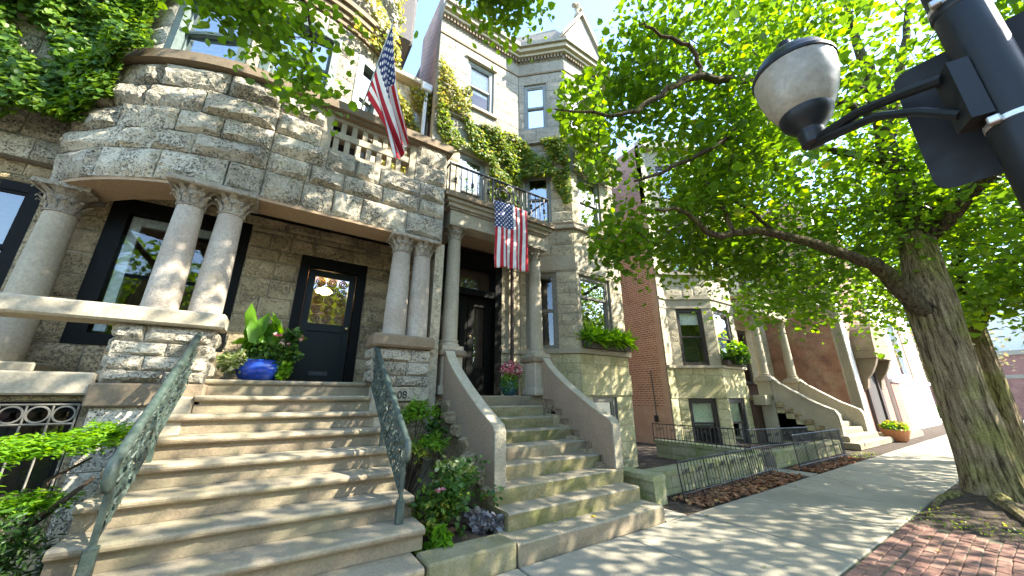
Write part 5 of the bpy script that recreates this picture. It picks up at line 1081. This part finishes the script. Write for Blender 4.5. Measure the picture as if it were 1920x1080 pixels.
g1 = wall_points(M2, .05, 2.67, 7.3, 8.95, 3400, 6, .2, .8, .15, lambda s_, z, r: mk(s_, z, r) and z > 8.75 - 1.0 * min(1, s_ / .7 + .35) - .2 * math.sin(s_ * 5)); g2 = wall_points(M2, .0, .98, 8.9, 10.5, 1100, 7, .2, .8, .3, lambda s_, z, r: z < 10.5 - .9 * s_ + .2 * math.sin(s_ * 9))
g3 = wall_points(M2, 1.62, 2.67, 6.6, 8.3, 1800, 8, .2, 1.5, .25); g4 = wall_points(A2, 0, 1.46, 7.6, 8.9, 2200, 9, .2, 1.3, .25); g5 = wall_points(A2, 1.0, 1.46, 6.7, 7.8, 700, 10, .2, 1.3, .3); g6 = wall_points(B2, 0, 1.7, 7.75, 8.9, 1700, 11, .3, 1.3, .25)
ivy('limestone_ivy', 'green and gold ivy draped over the second floor of the pale limestone house', [(*g1, .072, 'leaf_ivy_mid'), (*g2, .072, 'leaf_ivy_gold'), (*g3, .075, 'leaf_ivy_mid'), (*g4, .08, 'leaf_ivy_mid'), (*g5, .075, 'leaf_ivy_mid'), (*g6, .08, 'leaf_ivy_mid')])

# ================================================================== trees
def noise3(p, s, k): return math.sin(p[0] * s + k) * math.sin(p[1] * s * 1.1 + 2 * k) * math.sin(p[2] * s * .9 + 3 * k)
def tree(name, label, trunk, limbs, vols, leafn, size, mat, seed, keep=None, spread=.42, bark='bark', group='street trees', ridge=True):
    """trunk and limbs as tapered tubes; leaf clusters fill the given ellipsoids and hang on twigs that join the nearest limb"""
    T = thing(name, trunk[0][0], label, 'tree', group); r = np.random.RandomState(seed); rr = random.Random(seed)
    m = MB(); pts = [Vector(p) for p, _ in trunk]; n = 26; k0 = len(m.v)
    P_, Rd = [], []
    for i in range(len(pts) - 1):
        for q in range(6): t_ = q / 6; P_.append(pts[i].lerp(pts[i + 1], t_)); Rd.append(trunk[i][1] + (trunk[i + 1][1] - trunk[i][1]) * t_)
    P_.append(pts[-1]); Rd.append(trunk[-1][1])
    for j, (p, R_) in enumerate(zip(P_, Rd)):
        for i in range(n * 2):
            a = math.pi * i / n; g = .022 * math.sin(a * 13 + .9 * math.sin(p.z * 2.2) + seed) + .03 * math.sin(a * 24 + 1.6 * math.sin(p.z * 1.7 + a * 2)) + .035 * math.sin(a * 3 + p.z * 1.1)
            fl = 1 + (.32 * math.exp(-max(0, p.z) * 4.5) * (1 + .4 * math.sin(a * 5 + 1)) if ridge else 0)
            m.v.append((p.x + R_ * (1 + g) * fl * math.cos(a), p.y + R_ * (1 + g) * fl * math.sin(a), p.z))
    for j in range(len(P_) - 1):
        for i in range(n * 2): m.f.append((k0 + j * n * 2 + i, k0 + j * n * 2 + (i + 1) % (n * 2), k0 + (j + 1) * n * 2 + (i + 1) % (n * 2), k0 + (j + 1) * n * 2 + i))
    m.build('trunk', bark, T, True)
    nodes = []; nrad = []
    lm = MB()
    for L_ in limbs:
        ps = [Vector(p) for p, _ in L_]; fine = []; fr = []
        for i in range(len(ps) - 1):
            for q in range(5):
                t_ = q / 5; a, b_, c, d = ps[max(0, i - 1)], ps[i], ps[i + 1], ps[min(len(ps) - 1, i + 2)]
                p = .5 * ((2 * b_) + (c - a) * t_ + (2 * a - 5 * b_ + 4 * c - d) * t_ ** 2 + (3 * b_ - a - 3 * c + d) * t_ ** 3); fine.append(p + Vector((rr.gauss(0, .02), rr.gauss(0, .02), rr.gauss(0, .02))) * (1 if q else 0)); fr.append(L_[i][1] + (L_[i + 1][1] - L_[i][1]) * t_)
        fine.append(ps[-1]); fr.append(L_[-1][1]); lm.tube(fine, [q * (.78 if q < .13 else .9) for q in fr], 9)
        for p, q in zip(fine[2:], fr[2:]): nodes.append(tuple(p)); nrad.append(q)
    lm.build('limbs', 'bark_limb', T, True)
    cl = []
    for (c, rd, cnt) in vols:
        k = 0; tries = 0
        while k < cnt and tries < cnt * 40:
            tries += 1; v = r.normal(size=3); v /= np.linalg.norm(v); v *= r.rand() ** .42; p = np.array(c) + v * np.array(rd)
            if keep and not keep(p): continue
            if noise3(p, 1.25, seed) + .35 * noise3(p, 3.1, seed + 1) < -.03 + .1 * r.rand(): continue
            cl.append(p); k += 1
    cl = np.array(cl); nd_ = np.array(nodes); order = np.argsort([np.min(np.linalg.norm(nd_ - p, axis=1)) for p in cl]); tw = MB(); nl = list(map(np.array, nodes)); NA = np.zeros((len(nodes) + len(cl) * 3, 3)); NA[:len(nodes)] = nd_; cnt = len(nodes)
    for i in order:
        p = cl[i]; dd = np.linalg.norm(NA[:cnt] - p, axis=1); j = int(np.argmin(dd)); a = Vector(NA[j]); b_ = Vector(p); L_ = (b_ - a).length
        md = a.lerp(b_, .5) + Vector((rr.gauss(0, .06), rr.gauss(0, .06), .05 + .05 * L_)) * min(1, L_); w0 = min(.022, .006 + .008 * L_)
        tw.tube([a, md, b_], [w0, w0 * .7, .004], 4); NA[cnt] = p; NA[cnt + 1] = np.array(md); cnt += 2
    o = tw.build('twigs', 'bark_thin', T); o['kind'] = 'stuff'
    q = r.normal(size=(len(cl), leafn, 3)) * np.array([spread, spread, spread * .55]); q[:, :, 2] -= .35 * np.abs(q[:, :, 0] * q[:, :, 1]) ** .5
    LP_ = (cl[:, None, :] + q).reshape(-1, 3); ok = np.ones(len(LP_), bool)
    if keep: ok = np.array([keep(p) for p in LP_])
    LP_ = LP_[ok]; tone = np.repeat(r.rand(len(cl)), leafn)[ok] * .5 + .5 * r.rand(len(LP_)) ** 1.3
    leaves('crown', LP_, size * (.6 + .75 * r.rand(len(LP_))), mat, T, up=.75, jit=.55, seed=seed, rnd=tone)
    return T
def keep_main(p):
    x, y, z = p
    if y > 5.35 and z < 14.5 and x > -3: return False
    if y > 4.6 and x < 5.2: return False
    d = math.hypot(x, y)
    a_ = math.degrees(math.atan2(x, y))
    if d < (4.0 if a_ < 52 else 5.3 if a_ < 74 else 4.2) and z < 9.5: return False              # drops leaves nearer the camera than the limbs, keeping the limbs visible
    if 4.5 < x < 9.6 and z < 4.35 - .9 * max(0, x - 8.2) / 1.4 and y < 2.6 - .3 * (x - 4.5) + .5: return False
    if math.hypot(x - 2.2, y - .2) < 1.5 and z < 5.5: return False
    el = (z - CAM.z) / d; az = math.degrees(math.atan2(x, y))        # ragged house-side edge of the crown
    if az < (52 if el > 1.12 else 41 + 26 * abs(el - .98) if el > .78 else 47): return False
    return z > 2.7
tree('linden_tree', 'big leaning linden with furrowed mossy trunk and wide bright crown over the sidewalk',
     [((9.66, .93, -.1), .34), ((9.66, .93, .5), .32), ((9.64, .93, 1.5), .29), ((9.64, .92, 2.5), .30), ((9.68, .90, 3.2), .325), ((9.74, .86, 3.8), .27), ((9.85, .8, 4.6), .23)],
     [[((9.55, .95, 3.0), .2), ((9.0, 1.2, 3.65), .15), ((8.39, 1.36, 3.9), .125), ((6.44, 2.03, 4.22), .085), ((5.32, 2.36, 4.0), .062), ((4.74, 2.41, 4.21), .045), ((4.17, 2.56, 4.15), .022)], [((5.7, 2.24, 4.1), .05), ((5.5, 2.3, 4.7), .04), ((5.6, 2.5, 5.4), .02)], [((6.6, 2.0, 4.2), .045), ((6.3, 2.2, 4.7), .03), ((5.8, 2.6, 5.2), .015)],
      [((9.78, .84, 4.2), .25), ((9.95, .75, 5.3), .2), ((9.98, .74, 6.44), .18), ((10.1, .65, 8.1), .15), ((10.12, .6, 9.9), .1), ((10.1, .5, 12), .05)],
      [((10.05, .68, 6.9), .14), ((10.5, .15, 8.7), .1), ((10.97, -.32, 10.5), .07), ((11.6, -.8, 12.6), .03)],
      [((9.85, .8, 4.3), .14), ((10.15, .45, 5.0), .11), ((10.49, .11, 5.9), .09), ((11.1, -.55, 7.5), .09), ((11.9, -1.3, 9.4), .04)],
      [((10.0, .7, 7.3), .12), ((8.29, 1.07, 7.18), .11), ((6.09, 1.56, 6.75), .085), ((4.56, 1.9, 6.23), .068), ((3.91, 2.16, 5.68), .05), ((3.36, 2.41, 5.3), .035), ((2.56, 2.82, 5.3), .012)],
      [((10.1, .62, 8.0), .1), ((7.81, 1.05, 7.4), .08), ((6.15, 1.62, 6.15), .06), ((4.79, 2.3, 5.1), .045), ((4.0, 2.73, 4.67), .02)],
      [((4.67, 1.87, 6.27), .05), ((4.49, 1.8, 6.62), .042), ((3.9, 2.0, 6.79), .03), ((3.6, 2.05, 6.85), .015)],
      [((9.9, .8, 4.4), .16), ((9.3, -.6, 5.4), .1), ((8.2, -2.0, 6.2), .05)], [((10.0, .7, 5.0), .15), ((11, -.8, 5.8), .09), ((12.2, -2.4, 6.4), .04)], [((9.95, .75, 5.2), .13), ((11.2, 2.2, 6.2), .08), ((12.5, 3.4, 7.0), .03)], [((9.98, .74, 6.2), .12), ((9.0, 2.4, 7.6), .07), ((8.0, 4.0, 8.6), .03)]],
     [((9.6, 1.2, 9.6), (4.2, 4.0, 4.6), 120), ((7.2, 2.2, 7.4), (3.2, 2.4, 2.4), 155), ((5.2, 2.9, 5.6), (1.9, 1.7, 1.8), 95), ((3.6, 3.3, 5.9), (1.1, .9, .8), 34), ((8.3, 2.4, 4.9), (2.6, 1.6, 1.4), 80), ((5.6, 3.3, 4.7), (1.6, 1.1, .8), 30), ((8.2, 3.1, 4.2), (1.9, .9, .9), 36), ((11, 3.3, 4.5), (2, 1.1, 1.2), 34), ((4.3, 3.8, 4.7), (.7, .5, .6), 14), ((4.4, 2.7, 7.6), (1.3, .9, 1.2), 44), ((11.5, .5, 5.6), (2.6, 2.2, 2.0), 90), ((9.8, .2, 5.0), (1.6, 1.1, 1.2), 34), ((12.2, .6, 8.6), (2.2, 1.8, 2.4), 24), ((6.2, 1.4, 9.3), (2.6, 2.0, 2.2), 55), ((7.0, -1.6, 6.6), (2.8, 1.5, 2.2), 90), ((11.5, -2.6, 6.0), (3.4, 1.7, 2.6), 100), ((9.0, -2.6, 8.0), (3, 1.7, 2.4), 60), ((13.5, -2.4, 5.5), (2.4, 1.6, 2.2), 60), ((13, 2.5, 5.2), (2.5, 2.2, 1.9), 28)],  # street-side clusters are out of view, added to shade stairs and sidewalk
     42, .103, 'leaf_linden', 11, keep_main)
def keep_left(p):
    x, y, z = p
    if y > 5.3: return False
    if z < 4.6: return False
    if math.hypot(x, y) < 2.2 and z < 7: return False
    return True
tree('overhead_tree', 'street tree whose leafy branches hang into the top edge over the grey house',
     [((-3.6, .7, -.1), .33), ((-3.6, .7, 1.5), .29), ((-3.5, .8, 3.5), .26), ((-3.3, .9, 5.0), .22)],
     [[((-3.3, .9, 4.9), .17), ((-2.3, 2.2, 6.0), .1), ((-1.3, 3.4, 6.6), .06), ((-.4, 4.2, 6.4), .03), ((-.3, 4.35, 5.4), .008)], [((-3.3, .9, 5), .18), ((-2.6, 1.4, 7.5), .13), ((-1.2, 2.2, 9.0), .08), ((.6, 3.0, 8.6), .05), ((1.9, 3.2, 7.3), .02)], [((-2.6, 1.4, 7.5), .12), ((-3.0, 2, 9.5), .08), ((-3.2, 3, 11.5), .03)], [((-3.3, .9, 5.2), .12), ((-4.5, 2.4, 6.5), .06), ((-5.2, 3.6, 7.2), .03)], [((-1.2, 2.2, 9.0), .06), ((.5, 1.0, 9.6), .05), ((2.4, .9, 9.2), .04), ((4.2, 1.2, 9.5), .015)]],
     [((-.5, 4.25, 6.3), (.6, .5, .58), 20), ((-.33, 4.3, 5.5), (.2, .15, .38), 7), ((-1.25, 4.25, 6.35), (.6, .5, .4), 13), ((1.5, 3.3, 7.5), (1.0, .6, .38), 34), ((.3, 3.7, 7.3), (.7, .5, .3), 12), ((-1.5, 2.4, 8.8), (2.4, 2.2, 1.7), 120), ((.4, 1.4, 9.6), (2.4, 1.6, 1.2), 80), ((3.2, 1.2, 9.4), (2.2, 1.3, 1.2), 110), ((2.6, .9, 7.7), (1.3, .8, .8), 44), ((-3.5, 2.0, 8.5), (2.2, 2.4, 2.6), 90)],  # unseen high clusters towards the linden are added to shade porch and columns
     40, .088, 'leaf_linden', 23, keep_left, .22)
tree('second_street_tree', 'further street tree with dark trunk at the right edge behind the big linden',
     [((16.0, 1.05, -.1), .36), ((16.0, 1.05, 1.0), .32), ((16.0, 1.0, 2.6), .30), ((16.1, .9, 4.5), .24)],
     [[((16, 1, 4), .2), ((15.0, .6, 5.4), .12), ((14.0, .2, 6.2), .05)], [((16, 1, 4.2), .2), ((16.6, 1.6, 6.6), .14), ((17, 2, 9), .06)], [((16, 1, 3.2), .14), ((14.8, .4, 3.9), .09), ((13.6, -.2, 4.6), .04)], [((16, 1, 4), .16), ((17.5, -.2, 5.5), .1), ((19, -1, 6.5), .04)]],
     [((15.6, .6, 6.2), (3.2, 2.6, 2.6), 120), ((17.5, 1.5, 8.0), (4, 3, 3.2), 50), ((14.3, -.2, 4.4), (1.8, 1.6, 1.3), 50), ((18, -2.6, 6.2), (4.2, 2.2, 2.8), 60), ((18.5, 2.6, 5.2), (3, 2, 1.6), 30), ((20, 3, 6), (3, 1.6, 1.6), 18)],  # street-side cluster sits outside the view, added for shade on the sidewalk
     46, .135, 'leaf_linden', 37, lambda p: p[2] > 2.6 and p[1] < 4.3, .5)
tree('far_street_tree', 'small sparse tree with pinkish tan leaves in front of the distant red brick building', [((44, 5.4, -.1), .16), ((44, 5.4, 1.2), .13), ((44, 5.3, 2.6), .10)], [[((44, 5.3, 2.4), .09), ((43.5, 4.6, 4), .05), ((43, 4, 5.5), .02)], [((44, 5.3, 2.4), .09), ((44.6, 6.2, 4.2), .05), ((45, 7, 6), .02)], [((44, 5.3, 2.5), .08), ((44, 5.2, 5), .04), ((44, 5, 7), .02)]],
     [((44, 5.2, 5.4), (3.2, 3.4, 2.8), 90), ((44.5, 4, 4), (2, 2, 1.3), 24)], 30, .19, 'leaf_far', 53, None, .6, 'bark_thin')
tree('far_green_tree', 'distant green tree standing behind the pale house beyond the trunks', [((60, -2, -.1), .3), ((60, -2, 3), .22), ((60, -2, 5), .15)], [[((60, -2, 4), .14), ((59, -3, 7), .06)], [((60, -2, 4), .14), ((61, 0, 8), .06)]], [((60, -2, 8), (6, 7, 4.5), 110)], 30, .4, 'leaf_linden', 59, None, 1.0, 'bark_thin')
for i, (x, lab) in enumerate(((-9, 'red brick house across the street, left of three'), (2.5, 'tan stone house across the street, middle of three'), (14, 'dark brick house across the street, right of three'))):
    T = thing('opposite_house', (x, -24, 0), lab, 'house', 'houses across the street'); MB().box(x - 5.4, x + 5.4, -32, -24, -.15, 10 + i).build('wall', ('brick_front', 'ashlar_pale', 'brick_red')[i], T); MB().box(x - 5.6, x + 5.6, -32, -23.7, 10 + i, 10.6 + i).build('cornice', 'limestone', T)
    for c in range(3):
        for z in (1.6, 5.2): MB().box(x - 4.2 + 3.1 * c, x - 2.6 + 3.1 * c, -24.05, -23.95, z, z + 2.3).build('window', 'room_dark', T)
for i, (x, lab) in enumerate(((-7, 'street tree across the road, left of three'), (3.5, 'street tree across the road, middle of three'), (15, 'street tree across the road, right of three'))):
    tree('opposite_tree', lab, [((x, -12, -.15), .3), ((x, -12, 2), .26), ((x, -12, 4), .2)], [[((x, -12, 3.4), .15), ((x - 1.6, -11.5, 6), .07), ((x - 2.4, -11, 8), .03)], [((x, -12, 3.6), .15), ((x + 1.5, -12.4, 6.2), .07), ((x + 2.4, -12.6, 8), .03)], [((x, -12, 3.8), .15), ((x, -11.6, 8), .05)]], [((x, -12, 6.8), (4.6, 3.2, 3.6), 130)], 26, .24, 'leaf_linden', 61 + i, None, .6, 'bark_thin')
shrub('kerbside_bush', 'low green bush at the foot of the distant red brick building', (47, 6.4, -.1), [((47, 6.4, .5), (1.3, 1.3, .55), 700, .2, 'leaf_shrub', HT)], 4, 12)

# ================================================================== roots, litter
rt = MB().tube([(9.2, .9, .16), (8.8, .75, .10), (8.3, .62, .07), (7.95, .55, .02)], [.12, .07, .05, .02], 7); rt.tube([(9.3, 1.3, .12), (9.0, 1.45, .08), (8.6, 1.5, .02)], [.1, .06, .03], 7); rt.tube([(9.2, .6, .12), (8.7, .3, .07), (8.3, .1, .0)], [.1, .06, .03], 7)
ro = rt.build('roots', 'bark', None); tag(ro, 'gnarled surface roots spreading from the foot of the big linden', 'roots')
q = np.random.RandomState(77)
def scatter(n, x0, x1, y0, y1, z): return np.stack([x0 + (x1 - x0) * q.rand(n), y0 + (y1 - y0) * q.rand(n), z + .012 * q.rand(n)], 1)
o = leaves('fallen_leaves', np.concatenate([scatter(1500, 5.85, 9.8, 3.45, 4.05, .0), scatter(900, 10.5, 13.9, 3.44, 4.0, .0)]), .075, 'leaf_litter', up=1.5, jit=.4, seed=78, kind='stuff'); tag(o, 'brown fallen leaves heaped along the foot of the iron fences', 'leaf litter')
o = leaves('scattered_leaves', np.concatenate([scatter(24, 3, 14, 1.65, 3.4, .008), scatter(60, 7.5, 11, -.2, 1.55, .07), scatter(12, 4.4, 7.4, .2, 1.55, .012), scatter(5, 2.6, 4.7, 3.45, 3.7, .19)]), .045, 'leaf_ivy_gold', up=1.6, jit=.2, seed=79, kind='stuff'); tag(o, 'scattered yellow leaves on the sidewalk, bricks and tree pit', 'leaf litter')
mo = scatter(260, 7.45, 8.6, .6, 1.58, .03); o = leaves('pit_weeds', np.concatenate([mo, scatter(120, 7.5, 9.4, -.2, .8, .06), scatter(160, 13.8, 15.6, 3.45, 3.9, .0)]), .028, 'leaf_ivy_mid', up=1., jit=.6, seed=80, kind='stuff'); tag(o, 'moss and small weeds in the tree pit and beside the third stoop', 'weeds')
